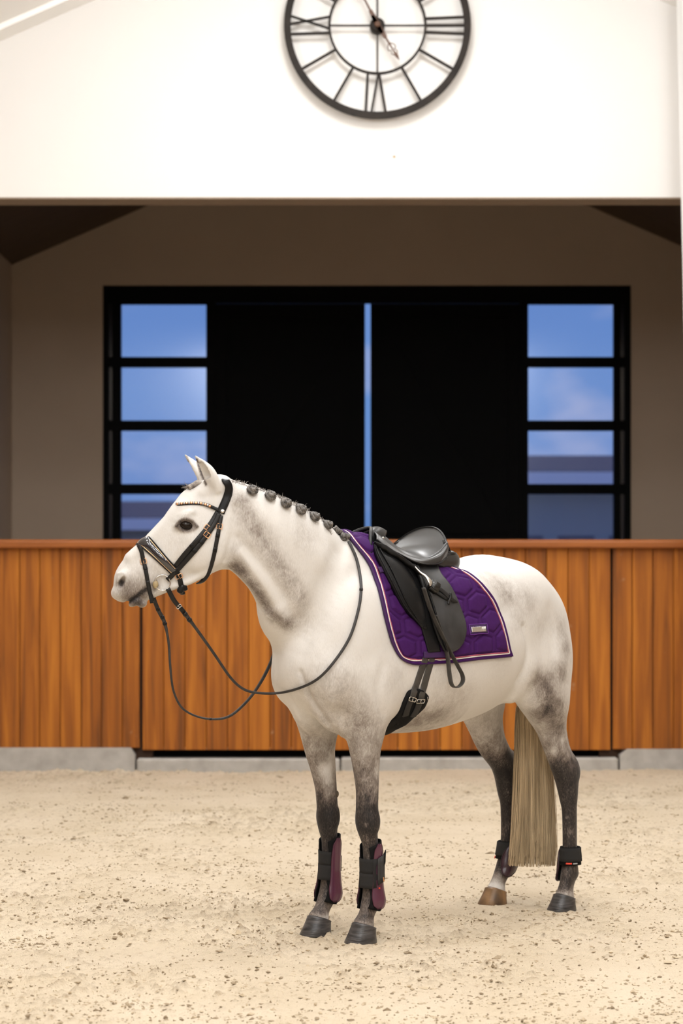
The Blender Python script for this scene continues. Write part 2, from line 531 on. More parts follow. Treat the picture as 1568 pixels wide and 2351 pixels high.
# ---- kickboards: fixed boards on kerb blocks, a wide gate hung between them
ztop, zbot = Z1(1259), Z1(1716)
def board_wall(name, pxs, zb, label_kind):
    st = bpy.data.objects.new(name, None); COL.objects.link(st)
    st.location = (X1((pxs[0] + pxs[-1]) / 2), D1 - .05, 0); ORG[st.name] = np.array(st.location); st['kind'] = 'structure'
    for i in range(len(pxs) - 1):
        a, b = X1(pxs[i]) + .0018, X1(pxs[i + 1]) - .0018
        dy = random.Random(i * 7 + len(name)).uniform(-.003, .003)
        # vertices of a board around its own origin, so the grain of each one differs
        mb = MB().box(a, b, D1 - .05 + dy, D1 - .012 + dy, zb, ztop + .02, .004)
        mb.build('plank', m_wood, st)
    MB().box(X1(pxs[0]) + .01, X1(pxs[-1]) - .01, D1 - .013, D1 + .02, zb + .02, ztop).build('backing', M('backing_wood', (0.05, 0.022, 0.01), 0.8), st)
    return st
left = [-236, -190, -143, -95, -47, 0, 47, 93, 140, 188, 234, 282, 322]
gate = [328 + (1400 - 328) / 22 * i for i in range(23)]
right = [1405, 1450, 1497, 1544, 1590, 1637, 1684, 1731, 1778, 1825, 1872, 1918, 1962]
board_wall('wall_kickboard_left', left, zbot, 'fixed')
board_wall('wall_kickboard_right', right, Z1(1719), 'fixed')
board_wall('door_3', gate, Z1(1721), 'gate')
for nn, pp_ in (('trim_6', 325), ('trim_7', 1402.5)):      # dark posts behind the gate joints
    o = MB().box(X1(pp_) - .09, X1(pp_) + .09, D1 + .022, D1 + .09, 0.0, ztop).build(nn, M('backing_wood', (0.05, 0.022, 0.01), 0.8)); tag(o, kind='structure')
mb = MB()
pf = [(D1 - .115, Z1(1241) - .004), (D1 - .121, Z1(1246)), (D1 - .121, Z1(1256)), (D1 - .112, ztop), (D1 + .08, ztop), (D1 + .08, Z1(1239)), (D1 - .105, Z1(1239))]
mb.prism(pf, 'x', PL - .05, PR + .05)
o = mb.build('trim_4', m_rail); tag(o, kind='structure')
# kerb blocks
def kerb(name, px0, px1, pyt, label, y=D1 - .10, bev=.012):
    xs = [X1(px0), X1(px1)]
    return tag(MB().box(xs[0], xs[1], y, D1 + .15, -0.05, Z1(pyt), bev).build(name, m_conc, loc=((xs[0] + xs[1]) / 2, y, 0)), label, 'kerb')
def endkerb(px0, px1, pyt, side, label):
    """high kerb with a sloping end next to the gate"""
    xa, xb, zt = X1(px0), X1(px1), Z1(pyt)
    if side > 0: poly = [(xa, -.05), (xb, -.05), (xb, zt - .06), (xb - .035, zt), (xa, zt)]
    else: poly = [(xa, -.05), (xb, -.05), (xb, zt), (xa + .06, zt), (xa, zt - .05)]
    return tag(MB().prism(poly, 'y', D1 - .10, D1 + .15).build('concrete_kerb', m_conc, loc=((xa + xb) / 2, D1 - .1, 0)), label, 'kerb')
endkerb(-226, 312, 1715, 1, 'tall grey concrete kerb under the left-hand boards')
endkerb(1420, 1958, 1718, -1, 'tall grey concrete kerb under the right-hand boards')
kerb('concrete_kerb', 316, 780, 1740, 'low sunken concrete kerb under the gate, left of the horse front legs')
kerb('concrete_kerb', 783, 1416, 1738, 'low sunken concrete kerb under the gate, behind the horse legs')
MB().box(X1(330), X1(1398), D1 + .10, D1 + .14, 0.0, Z1(1724)).build('trim_5', m_black)['kind'] = 'structure'

# ---- sand floor: fine relief where the camera looks, coarse elsewhere
gx = np.concatenate([np.linspace(XL, -3.6, 14)[:-1], np.arange(-3.6, -2.5, .03), np.arange(-2.5, 2.7, 0.0125), np.arange(2.7, 4.2, .03), np.linspace(4.2, XR, 12)])
gy = np.concatenate([np.linspace(YB, 6.9, 18)[:-1], np.arange(6.9, 12.6, 0.0125), np.arange(12.6, D1 - .1, 0.020), np.linspace(D1 - .1, D2 + .25, 12)])
nx, ny = len(gx), len(gy)
ii = (np.round(gx / .0125).astype(int) % 1024)[:, None]; jj = (np.round(gy / .0125).astype(int) % 1024)[None, :]
nb1 = fnoise((1024, 1024), 1.6, 1, 0.006, 0.05)[ii, jj]
nb2 = fnoise((1024, 1024), 1.0, 2, 0.05, 0.26)[ii, jj]
na = fnoise((1024, 1024), 0.7, 3, 0.16, 0.80)[ii, jj]
rough = np.clip(0.60 + 0.60 * fnoise((1024, 1024), 1.7, 4, 0.006, 0.08)[ii, jj], 0.06, 1.7)
crumb = np.clip(na * .9 + nb2 * .3 - .9, 0, 1.6) * rough
Z = 0.007 * nb1 + 0.0032 * nb2 * rough + 0.0022 * na * (.4 + rough) + 0.0040 * crumb
inside = ((gx > -3.65) & (gx < 4.25))[:, None] & ((gy > 6.95) & (gy < D1 - .08))[None, :]
Z = np.where(inside, Z, 0)
for (hx, hy) in ((0.089, 9.29), (-0.106, 9.47), (1.03, 10.16), (0.727, 10.38)):
    r2 = (gx[:, None] - hx) ** 2 + (gy[None, :] - hy) ** 2
    Z = Z * (1 - 0.85 * np.exp(-r2 / 0.012)) - 0.004 * np.exp(-r2 / 0.008) + 0.007 * np.exp(-(np.sqrt(r2) - 0.15) ** 2 / 0.0015)
def sand_mat():
    m = bpy.data.materials.new('arena_sand'); m.use_nodes = True
    t = m.node_tree; b = t.nodes['Principled BSDF']
    b.inputs['Roughness'].default_value = 0.95; b.inputs['Specular IOR Level'].default_value = 0.15
    tcn = _n('ShaderNodeTexCoord', t)
    mp = _n('ShaderNodeMapping', t); mp.inputs['Scale'].default_value = (1, 0.8, 1)
    t.links.new(tcn.outputs['Object'], mp.inputs[0])
    n1 = _n('ShaderNodeTexNoise', t); n1.inputs['Scale'].default_value = 2.2; n1.inputs['Detail'].default_value = 4
    n2 = _n('ShaderNodeTexNoise', t); n2.inputs['Scale'].default_value = 26; n2.inputs['Detail'].default_value = 5; n2.inputs['Roughness'].default_value = 0.65
    for n in (n1, n2): t.links.new(mp.outputs[0], n.inputs['Vector'])
    r1 = _n('ShaderNodeValToRGB', t)
    r1.color_ramp.elements[0].position, r1.color_ramp.elements[0].color = 0.3, (0.585, 0.487, 0.356, 1)
    r1.color_ramp.elements[1].position, r1.color_ramp.elements[1].color = 0.7, (0.665, 0.566, 0.436, 1)
    t.links.new(n1.outputs[0], r1.inputs[0])
    r2 = _n('ShaderNodeValToRGB', t)
    r2.color_ramp.elements[0].position, r2.color_ramp.elements[0].color = 0.28, (0.52, 0.42, 0.31, 1)
    r2.color_ramp.elements[1].position, r2.color_ramp.elements[1].color = 0.40, (1, 1, 1, 1)
    t.links.new(n2.outputs[0], r2.inputs[0])
    mx = _n('ShaderNodeMix', t, data_type='RGBA', blend_type='MULTIPLY'); mx.inputs[0].default_value = 0.8
    t.links.new(r1.outputs[0], mx.inputs[6]); t.links.new(r2.outputs[0], mx.inputs[7])
    da = _n('ShaderNodeAttribute', t); da.attribute_name = 'damp'          # turned-up crumbs are damp and darker
    mx2 = _n('ShaderNodeMix', t, data_type='RGBA'); mx2.inputs[7].default_value = (0.27, 0.20, 0.125, 1)
    dm = _n('ShaderNodeMath', t, operation='MULTIPLY'); dm.inputs[1].default_value = 0.42
    t.links.new(da.outputs['Fac'], dm.inputs[0]); t.links.new(dm.outputs[0], mx2.inputs[0])
    t.links.new(mx.outputs[2], mx2.inputs[6]); t.links.new(mx2.outputs[2], b.inputs['Base Color'])
    n3 = _n('ShaderNodeTexNoise', t); n3.inputs['Scale'].default_value = 130; n3.inputs['Detail'].default_value = 4
    t.links.new(tcn.outputs['Object'], n3.inputs['Vector'])
    bp = _n('ShaderNodeBump', t); bp.inputs['Strength'].default_value = 0.9; bp.inputs['Distance'].default_value = 0.010
    t.links.new(n3.outputs[0], bp.inputs['Height']); t.links.new(bp.outputs[0], b.inputs['Normal'])
    return m
m_sand = sand_mat()
def grid_mesh(name, V, n, m, mat, smooth=True):
    me = bpy.data.meshes.new(name)
    idx = np.arange(n * m).reshape(n, m)
    q = np.stack([idx[:-1, :-1], idx[1:, :-1], idx[1:, 1:], idx[:-1, 1:]], -1).reshape(-1, 4)
    me.vertices.add(len(V)); me.vertices.foreach_set('co', np.ascontiguousarray(V, np.float32).ravel())
    me.loops.add(q.size); me.loops.foreach_set('vertex_index', q.ravel().astype(np.int32))
    me.polygons.add(len(q)); me.polygons.foreach_set('loop_start', np.arange(0, q.size, 4, dtype=np.int32)); me.polygons.foreach_set('loop_total', np.full(len(q), 4, np.int32))
    me.update(calc_edges=True)
    if smooth: me.polygons.foreach_set('use_smooth', [True] * len(q))
    me.materials.append(mat)
    o = bpy.data.objects.new(name, me); COL.objects.link(o)
    return o
V = np.stack([np.repeat(gx, ny), np.tile(gy, nx), Z.ravel()], 1)
floor = grid_mesh('floor', V, nx, ny, m_sand); floor['kind'] = 'structure'
fa = floor.data.attributes.new('damp', 'FLOAT', 'POINT'); fa.data.foreach_set('value', np.clip(np.where(inside, crumb * .85, 0), 0, 1).ravel().astype(np.float32))

# loose crumbs of turned-up sand lying in drifts
rg = np.random.default_rng(5)
ov_ = np.array([(1, 0, 0), (-1, 0, 0), (0, 1, 0), (0, -1, 0), (0, 0, 1), (0, 0, -1.0), (.6, .6, .5), (-.6, -.5, .6)])
of_ = np.array([(0, 6, 4), (6, 2, 4), (2, 1, 4), (1, 7, 4), (7, 3, 4), (3, 0, 4), (2, 0, 5), (1, 2, 5), (3, 1, 5), (0, 3, 5), (0, 2, 6), (1, 3, 7)])
NC = 26000
cl = np.stack([rg.uniform(-0.19, 0.2, 420), 7.0 + 9.5 * rg.random(420) ** 1.35], 1); cl[:, 0] *= cl[:, 1]
pick = rg.integers(0, 420, NC)
free = rg.random(NC) < .42
yy = np.where(free, 7.0 + 10.2 * rg.random(NC) ** 1.3, cl[pick, 1] + rg.normal(0, .055, NC))
xx = np.where(free, rg.uniform(-.19, .2, NC) * yy, cl[pick, 0] + rg.normal(0, .13, NC))
hoofd = np.min([np.hypot(xx - hx, yy - hy) for hx, hy in ((0.089, 9.29), (-0.106, 9.47), (1.03, 10.16), (0.727, 10.38))], 0)
ok_ = (xx > -3.4) & (xx < 4.0) & (yy > 7.0) & (yy < 17.25) & (hoofd > .085)
xx, yy = xx[ok_], yy[ok_]; NC = len(xx)
zz_ = Z[np.clip(np.searchsorted(gx, xx), 0, nx - 1), np.clip(np.searchsorted(gy, yy), 0, ny - 1)]
sz = .0020 + .0052 * rg.random(NC) ** 3.0 + .010 * rg.random(NC) * (rg.random(NC) < .012)
scl = sz[:, None] * np.stack([rg.uniform(.7, 2.2, NC), rg.uniform(.7, 1.6, NC), rg.uniform(.5, 1.05, NC)], 1)
pv = ov_[None] * (1 + .35 * rg.standard_normal((NC, 8, 1))) * scl[:, None]
an = rg.uniform(-1.0, 1.0, NC)[:, None]
PX = pv[..., 0] * np.cos(an) - pv[..., 1] * np.sin(an) + xx[:, None]
PY = pv[..., 0] * np.sin(an) + pv[..., 1] * np.cos(an) + yy[:, None]
PZ = pv[..., 2] + (zz_ + scl[:, 2] * .25)[:, None]
CVt = np.stack([PX, PY, PZ], -1).reshape(-1, 3)
CFt = (of_[None] + (np.arange(NC) * 8)[:, None, None]).reshape(-1, 3)
m_clod = bpy.data.materials.new('damp_sand_crumbs'); m_clod.use_nodes = True
t = m_clod.node_tree; b = t.nodes['Principled BSDF']; b.inputs['Roughness'].default_value = .95; b.inputs['Specular IOR Level'].default_value = .1
an_ = _n('ShaderNodeAttribute', t); an_.attribute_name = 'tone'
cr_ = _n('ShaderNodeValToRGB', t); cr_.color_ramp.elements[0].color = (0.58, 0.48, 0.345, 1); cr_.color_ramp.elements[1].color = (0.23, 0.172, 0.110, 1)
t.links.new(an_.outputs['Fac'], cr_.inputs[0]); t.links.new(cr_.outputs[0], b.inputs['Base Color'])
o = build('sand_clods', CVt, CFt.tolist(), m_clod, None, False)
ta = o.data.attributes.new('tone', 'FLOAT', 'POINT'); ta.data.foreach_set('value', np.repeat(rg.random(NC) ** 1.3, 8).astype(np.float32))
tag(o, 'loose crumbs of sand scattered over the arena floor', 'sand', kind='stuff')

# ---- skeleton wall clock
CX_, CZ_ = X1(866), Z1(64)
DC = D1 - 0.075
clock = thing('wall_clock', (CX_, D1, CZ_), 'large round black skeleton wall clock with roman numerals on the white gable', 'clock')
m_iron = M('dark_iron', (0.014, 0.011, 0.009), 0.6, vary=(0.026, 0.020, 0.016), vscale=14, bump=0.2, bscale=60, spec=.18)
m_hand = M('brown_clock_hand', (0.120, 0.062, 0.038), 0.5, vary=(0.085, 0.045, 0.030), vscale=20, spec=.25)
def annulus(r0, r1, y0, y1, seg=96):
    a = np.linspace(0, 2 * math.pi, seg, endpoint=False)
    rings = [[(CX_ + r * math.cos(t), y, CZ_ + r * math.sin(t)) for t in a] for (r, y) in ((r0, y0), (r1, y0), (r1, y1), (r0, y1), (r0, y0))]
    return loft(rings, True, False)
v, f = annulus(198 * k1, 213.5 * k1, DC - .022, DC + .02); build('outer_rim', v, f, m_iron, clock, False)
v, f = annulus(107 * k1, 112.5 * k1, DC - .016, DC + .012); build('inner_ring', v, f, m_iron, clock, False)
def cbar(name, p, q, w, mat, par, y=DC, th=.022):
    """flat bar between clock-plane points (px right, px up from the clock's centre)"""
    p, q = np.array(p, float) * k1, np.array(q, float) * k1
    d = nrm(q - p); n = np.array([-d[1], d[0]]) * w * k1 / 2
    poly = [(CX_ + a[0], CZ_ + a[1]) for a in (p - n, q - n, q + n, p + n)]
    return MB().prism(poly, 'y', y - th / 2, y + th / 2).build(name, mat, par)
pol = lambda r, deg: (r * math.sin(math.radians(deg)), r * math.cos(math.radians(deg)))
for h in (1, 2, 4, 5, 7, 8, 10, 11):
    cbar('hour_bar', pol(110, h * 30), pol(205, h * 30), 6, m_iron, clock)
for dz in (-1, 0, 1):                                  # three
    cbar('numeral_bar', (110, dz * 15.5), (205, dz * 19.5), 6, m_iron, clock)
cbar('numeral_bar', (-110, -17), (-205, -20), 6, m_iron, clock)      # nine
cbar('numeral_bar', (-110, 20), (-205, 2), 5, m_iron, clock)
cbar('numeral_bar', (-110, -7), (-205, 24), 5, m_iron, clock)
cbar('numeral_bar', (-22, -110), (-27, -205), 6, m_iron, clock)      # six
cbar('numeral_bar', (2, -110), (-15, -205), 5, m_iron, clock)
cbar('numeral_bar', (4, -110), (20, -205), 6, m_iron, clock)
cbar('numeral_bar', (-12, 110), (-40, 205), 5, m_iron, clock)        # twelve
cbar('numeral_bar', (-36, 110), (-10, 205), 5, m_iron, clock)
cbar('numeral_bar', (8, 110), (10, 205), 6, m_iron, clock)
cbar('numeral_bar', (26, 110), (30, 205), 6, m_iron, clock)
for d in (0, 90, 180, 270):
    cbar('spoke', pol(14, d), pol(109, d), 4, m_iron, clock, th=.014)
a = np.linspace(0, 2 * math.pi, 28, endpoint=False)
v, f = loft([[(CX_ + r * k1 * math.cos(t), y, CZ_ + r * k1 * math.sin(t)) for t in a] for (r, y) in ((17, D1), (17, DC - .02), (14, DC - .032), (8, DC - .034))])
build('hub', v, f, m_iron, clock)
def hand(name, deg, L, mat):
    u = np.array(pol(1, deg)); n = np.array([u[1], -u[0]])
    prof = [(-24, 0), (-22, 4), (0, 5.5), (18, 5.5), (34, 4.5), (38, 2.5), (44, 2.5), (L - 26, 1.6), (L - 12, 4.2), (L, 0.4)]
    up = [(u * t + n * w) for t, w in prof]; dn = [(u * t - n * w) for t, w in prof[::-1]]
    poly = [(CX_ + p[0] * k1, CZ_ + p[1] * k1) for p in up + dn]
    h = MB().prism(poly[::-1], 'y', DC - .044, DC - .036).build(name, mat, clock)
    mb = MB()
    for s in (-1, 1):                                  # scrolls of the ornate tip
        c = [(u * (t) + n * s * w) for t, w in ((L * .52, 1), (L * .60, 8), (L * .68, 9), (L * .70, 4), (L * .78, 7), (L * .86, 2))]
        P = spline([(CX_ + p[0] * k1, DC - .04, CZ_ + p[1] * k1) for p in c], 20)
        v, f = tube(P, .0042, 6); mb.add(v, f)
    mb.build('scroll', mat, h, True)
    return h
hand('hour_hand', 148.5, 96, m_hand)
hand('minute_hand', 332.5, 150, m_hand)
a = np.linspace(0, 2 * math.pi, 20, endpoint=False)
v, f = loft([[(CX_ + r * k1 * math.cos(t), y, CZ_ + r * k1 * math.sin(t)) for t in a] for (r, y) in ((7, DC - .03), (7, DC - .05), (3, DC - .056))])
build('hand_boss', v, f, m_hand, clock)
# ================================================================== the horse
# horse frame: X forward, Y to the horse's left, Z up, origin on the sand between the front hooves; the body stands at 45 degrees to the view
HF = np.array([-0.0085, 9.385, 0.0])
R2 = math.sqrt(0.5)
E1 = np.array([-R2, -R2, 0.0]); E2 = np.array([R2, -R2, 0.0]); E3 = np.array([0, 0, 1.0])
def toW(p):
    p = np.asarray(p, float)
    return HF + p[..., 0:1] * E1 + p[..., 1:2] * E2 + p[..., 2:3] * E3
def toH(w):
    d = np.asarray(w, float) - HF
    return np.stack([d @ E1, d @ E2, d @ E3], -1)
def dirH(v):
    v = np.asarray(v, float)
    return np.array([v @ E1, v @ E2, v @ E3])

# head median plane (vertical, the muzzle swung a little towards the camera)
ALF = math.radians(9.0)
HD = np.array([-math.cos(ALF), -math.sin(ALF), 0.0])   # forward along the head, horizontal
HL = np.array([math.sin(ALF), -math.cos(ALF), 0.0])    # the head's left side
HP = W(505, 1150, 9.07)
def headpt(px, py, off=0.0):
    """photo pixel -> point on the plane `off` metres left of the head's median plane (world)"""
    d = np.array([(px - CXP) / FPX, 1.0, (HOR - py) / FPX])
    o = np.array([0, 0, CAMH])
    t = ((HP + HL * off - o) @ HL) / (d @ HL)
    return o + d * t
def head_mirror(p):
    p = np.asarray(p, float)
    return p - 2 * ((p - HP) @ HL)[..., None] * HL

# ---- distance field on a rectilinear grid, finer around the head
def axis(segs):
    out = []
    for a, b, h in segs:
        out.append(np.arange(a, b - 1e-6, h))
    return np.concatenate(out + [[segs[-1][1]]]).astype(np.float32)
GX = axis([(-1.56, 0.42, 0.0085), (0.42, 1.04, 0.0048)])
GY = axis([(-0.62, 0.14, 0.0056), (0.14, 0.42, 0.0085)])
GZ = axis([(0.03, 1.30, 0.0085), (1.30, 2.12, 0.0050)])
FLD = np.full((len(GX), len(GY), len(GZ)), 1.0, np.float32)
def sub(lo, hi):
    s = []
    for g, a, b in zip((GX, GY, GZ), lo, hi):
        i, j = np.searchsorted(g, a), np.searchsorted(g, b)
        s.append(slice(max(i - 1, 0), min(j + 1, len(g))))
    return tuple(s)
def smin(a, b, k):
    h = np.clip(0.5 + 0.5 * (b - a) / k, 0, 1)
    return b + (a - b) * h - k * h * (1 - h)
def put(sl, d, k, op):
    a = FLD[sl]
    if op == '+': FLD[sl] = smin(a, d, k)
    else: FLD[sl] = -smin(-a, d, k)                    # subtract
def tubef(keys, k, n=None, op='+', endr=1.0):
    """generalised elliptic tube. keys: (centre(3), normal axis(3), r_side, r_plus, r_minus) in horse frame"""
    K = np.array([np.concatenate([c, nn, [a, b, d]]) for c, nn, a, b, d in keys], float)
    K = spline(K, n or (len(keys) - 1) * 6 + 1)
    C, Nn, R = K[:, :3], K[:, 3:6], K[:, 6:]
    rm = R.max(1)
    mg = k + 0.03
    lo = (C - rm[:, None] - mg).min(0); hi = (C + rm[:, None] + mg).max(0)
    big = sub(lo, hi)
    if FLD[big].size == 0: return
    dl = np.full(FLD[big].shape, 9.0, np.float32)
    for i in range(len(C) - 1):
        A, B = C[i], C[i + 1]
        r = max(rm[i], rm[i + 1])
        sl = sub(np.minimum(A, B) - r - mg, np.maximum(A, B) + r + mg)
        sl = tuple(slice(max(a.start, b.start), min(a.stop, b.stop)) for a, b in zip(sl, big))
        if any(s.stop <= s.start for s in sl): continue
        AB = B - A; L2 = float(AB @ AB) + 1e-12
        T = AB / math.sqrt(L2)
        N_ = nrm((Nn[i] + Nn[i + 1]) / 2 - ((Nn[i] + Nn[i + 1]) / 2 @ T) * T)
        S_ = np.cross(N_, T)
        x = (GX[sl[0]] - A[0])[:, None, None]; y = (GY[sl[1]] - A[1])[None, :, None]; z = (GZ[sl[2]] - A[2])[None, None, :]
        ax = (x * T[0] + y * T[1] + z * T[2]).astype(np.float32)
        t = np.clip(ax / math.sqrt(L2), 0, 1)
        a_ = ax - t * math.sqrt(L2)
        s = (x * S_[0] + y * S_[1] + z * S_[2]).astype(np.float32)
        n_ = (x * N_[0] + y * N_[1] + z * N_[2]).astype(np.float32)
        rs = R[i, 0] + (R[i + 1, 0] - R[i, 0]) * t
        rp = R[i, 1] + (R[i + 1, 1] - R[i, 1]) * t
        rd = R[i, 2] + (R[i + 1, 2] - R[i, 2]) * t
        rn = np.where(n_ > 0, rp, rd)
        ra = np.minimum(rs, rn) * endr
        q0 = np.sqrt((s / rs) ** 2 + (n_ / rn) ** 2 + (a_ / ra) ** 2) + 1e-6
        q1 = np.sqrt((s / rs ** 2) ** 2 + (n_ / rn ** 2) ** 2 + (a_ / ra ** 2) ** 2) + 1e-6
        d = q0 * (q0 - 1) / q1
        loc = tuple(slice(a.start - b.start, a.stop - b.start) for a, b in zip(sl, big))
        dl[loc] = np.minimum(dl[loc], d)
    put(big, dl, k, op)
def ellf(c, axes, radii, k, op='+'):
    """ellipsoid: centre, three orthonormal axes, radii, in horse frame"""
    c = np.asarray(c, float); radii = np.asarray(radii, float)
    ext = np.sqrt(((np.asarray(axes) * radii[:, None]) ** 2).sum(0)) + k + 0.02
    sl = sub(c - ext, c + ext)
    x = (GX[sl[0]] - c[0])[:, None, None]; y = (GY[sl[1]] - c[1])[None, :, None]; z = (GZ[sl[2]] - c[2])[None, None, :]
    q0 = 0; q1 = 0
    for a, r in zip(axes, radii):
        u = (x * a[0] + y * a[1] + z * a[2]).astype(np.float32)
        q0 = q0 + (u / r) ** 2; q1 = q1 + (u / r ** 2) ** 2
    q0 = np.sqrt(q0) + 1e-6; q1 = np.sqrt(q1) + 1e-6
    put(sl, q0 * (q0 - 1) / q1, k, op)
IDN = np.eye(3)
UPX = (0, 0, 1.0); FWD = (1.0, 0, 0)

# ---- trunk: (X, top, bottom, half width, height of the widest line)
TR = [(0.252, 1.27, 1.06, .09, 1.17), (0.212, 1.34, 1.01, .15, 1.17), (0.12, 1.48, .955, .205, 1.18), (0.02, 1.62, .915, .215, 1.20),
      (-.08, 1.70, .885, .225, 1.20), (-.20, 1.685, .868, .25, 1.19), (-.34, 1.64, .860, .28, 1.19), (-.50, 1.607, .862, .30, 1.20),
      (-.66, 1.60, .885, .302, 1.22), (-.82, 1.635, .925, .29, 1.25), (-.95, 1.660, 1.015, .275, 1.30), (-1.06, 1.640, 1.09, .255, 1.32),
      (-1.17, 1.585, 1.12, .225, 1.33), (-1.27, 1.52, 1.14, .175, 1.32), (-1.35, 1.44, 1.17, .105, 1.30)]
tubef([((x, 0, zc), UPX, w, t - zc, zc - b) for x, t, b, w, zc in TR], 0.02, n=85, endr=0.6)
# croup and loin muscle, rounder than an ellipse
for s in (-1, 1):
    ellf((-.99, s * .12, 1.43), IDN, (.25, .15, .185), .06)
    ellf((-1.175, s * .12, 1.28), IDN, (.170, .125, .22), .06)          # buttock
    ellf((-.62, s * .12, 1.45), IDN, (.30, .14, .14), .05)            # loin
    ellf((.03, s * .15, 1.26), IDN, (.155, .085, .27), .06)           # shoulder blade
    ellf((.150, s * .125, 1.12), IDN, (.10, .09, .125), .05)         # point of shoulder
    ellf((-.05, s * .17, 1.08), IDN, (.15, .075, .15), .06)           # triceps
    ellf((.140, s * .065, 1.035), IDN, (.085, .065, .100), .04)           # pectorals
    ellf((.05, s * .080, .95), IDN, (.12, .060, .072), .045)
ellf((-.06, 0, 1.60), IDN, (.17, .06, .115), .06)                     # withers
# ---- legs: (X, Y, Z, r_side, r_front, r_back)
LH = [(-1.11, .08, 1.36, .10, .18, .18), (-1.13, .15, 1.20, .13, .23, .205), (-1.145, .172, 1.06, .120, .185, .170), (-1.178, .178, .955, .098, .130, .124),
      (-1.215, .17, .866, .068, .088, .085), (-1.245, .172, .772, .054, .068, .066), (-1.292, .174, .672, .048, .062, .072), (-1.318, .175, .627, .051, .064, .092),
      (-1.328, .175, .580, .047, .056, .066), (-1.335, .178, .515, .042, .045, .046), (-1.338, .180, .448, .033, .036, .037), (-1.338, .180, .290, .031, .032, .037),
      (-1.336, .182, .215, .034, .034, .044), (-1.333, .183, .172, .037, .040, .048), (-1.313, .183, .108, .033, .036, .036), (-1.300, .1835, .055, .046, .052, .044)]
RH = [(-1.11, -.08, 1.36, .10, .18, .18), (-1.13, -.15, 1.20, .13, .23, .205), (-1.10, -.168, 1.06, .115, .18, .190), (-1.115, -.168, .955, .100, .150, .135),
      (-1.131, -.16, .861, .075, .100, .098), (-1.180, -.165, .765, .060, .080, .080), (-1.250, -.168, .681, .050, .066, .072), (-1.282, -.17, .632, .051, .064, .088),
      (-1.292, -.172, .585, .047, .056, .066), (-1.302, -.174, .520, .042, .046, .046), (-1.310, -.175, .455, .033, .037, .037), (-1.308, -.175, .295, .031, .032, .037),
      (-1.300, -.178, .215, .034, .034, .044), (-1.291, -.180, .168, .037, .040, .048), (-1.252, -.182, .100, .033, .036, .036), (-1.238, -.1835, .055, .046, .052, .044)]
LF = [(.03, .135, 1.15, .085, .16, .16), (.005, .145, 1.02, .085, .125, .14), (-.006, .145, .91, .073, .10, .115), (-.014, .142, .815, .060, .077, .075),
      (-.022, .139, .742, .053, .063, .062), (-.030, .137, .650, .046, .053, .053), (-.031, .136, .572, .047, .050, .048), (-.031, .136, .520, .050, .052, .050), (-.033, .136, .478, .046, .046, .046),
      (-.038, .136, .440, .037, .036, .042), (-.044, .136, .400, .029, .029, .036), (-.045, .136, .297, .028, .027, .036),
      (-.046, .136, .205, .031, .030, .042), (-.045, .136, .155, .036, .037, .046), (-.026, .136, .108, .033, .035, .035), (-.012, .136, .070, .045, .050, .044)]
RF = [(.03, -.135, 1.15, .085, .16, .16), (.01, -.145, 1.02, .085, .125, .14), (-.008, -.142, .91, .073, .10, .115), (-.019, -.138, .80, .060, .077, .072),
      (-.033, -.137, .73, .053, .064, .060), (-.052, -.136, .630, .045, .052, .050), (-.060, -.136, .550, .046, .047, .046), (-.062, -.136, .500, .048, .049, .047), (-.064, -.136, .460, .044, .044, .044),
      (-.066, -.136, .425, .036, .036, .040), (-.066, -.136, .390, .029, .029, .036), (-.064, -.136, .290, .028, .027, .036),
      (-.060, -.136, .205, .031, .030, .042), (-.054, -.136, .155, .036, .037, .046), (-.028, -.136, .105, .033, .035, .035), (-.010, -.136, .068, .045, .050, .044)]
for L in (LH, RH, LF, RF):
    tubef([((x, y, z), FWD, rs, rf, rb) for x, y, z, rs, rf, rb in L], .055 if L[0][2] > 1.2 else .045, n=75, endr=0.5)
# tendons and joints
for L, fr in ((LF, 1), (RF, 1), (LH, 0), (RH, 0)):
    zz = np.array([q[2] for q in L])[::-1]
    cx = lambda z: np.interp(z, zz, [q[0] for q in L][::-1]); cy = lambda z: np.interp(z, zz, [q[1] for q in L][::-1])
    P = [((cx(z) - .040, cy(z), z), FWD, .011, .012, .012) for z in (.47, .40, .30, .20)]
    tubef(P, .015)
    if fr:
        for s in (-1, 1): ellf((cx(.50) - .005, cy(.50) + s * .036, .505), IDN, (.028, .018, .045), .02)
        ellf((cx(.49) - .048, cy(.49), .50), IDN, (.018, .02, .03), .02)          # back of the knee
    else:
        ellf((cx(.66) - .062, cy(.66), .665), IDN, (.022, .018, .055), .03)        # point of hock
        P = [((cx(z) - o_x, cy(z), z), FWD, .013, .014, .014) for z, o_x in ((.66, .068), (.75, .076), (.85, .085))]
        tubef(P, .022)
    ellf((cx(.16) - .036, cy(.16), .158), IDN, (.018, .022, .022), .02)            # ergot
# elbow / flank folds
for s in (-1, 1):
    tubef([((-.94, s * .215, 1.22), UPX, .03, .03, .03), ((-.965, s * .235, 1.12), UPX, .03, .03, .03), ((-.94, s * .16, 1.01), UPX, .03, .03, .03)], .05)
# ---- neck: photo rows (top, bottom), depth, half width
def imsec(top, bot, D, w):
    a, b = toH(W(*top, D)), toH(W(*bot, D))
    c = (a + b) / 2; h = np.linalg.norm(a - b) / 2
    return (c, (a - b) / (2 * h), w, h, h)
NK = [imsec((493, 1098), (512, 1296), 9.07, .072), imsec((535, 1106), (536, 1304), 9.07, .080), imsec((580, 1119), (567, 1317), 9.085, .086), imsec((625, 1134), (600, 1350), 9.11, .092),
      imsec((665, 1152), (627, 1386), 9.15, .105), imsec((712, 1176), (646, 1434), 9.21, .125), imsec((757, 1206), (652, 1490), 9.29, .15), imsec((800, 1243), (690, 1520), 9.40, .17)]
tubef(NK, .06, n=60, endr=0.4)
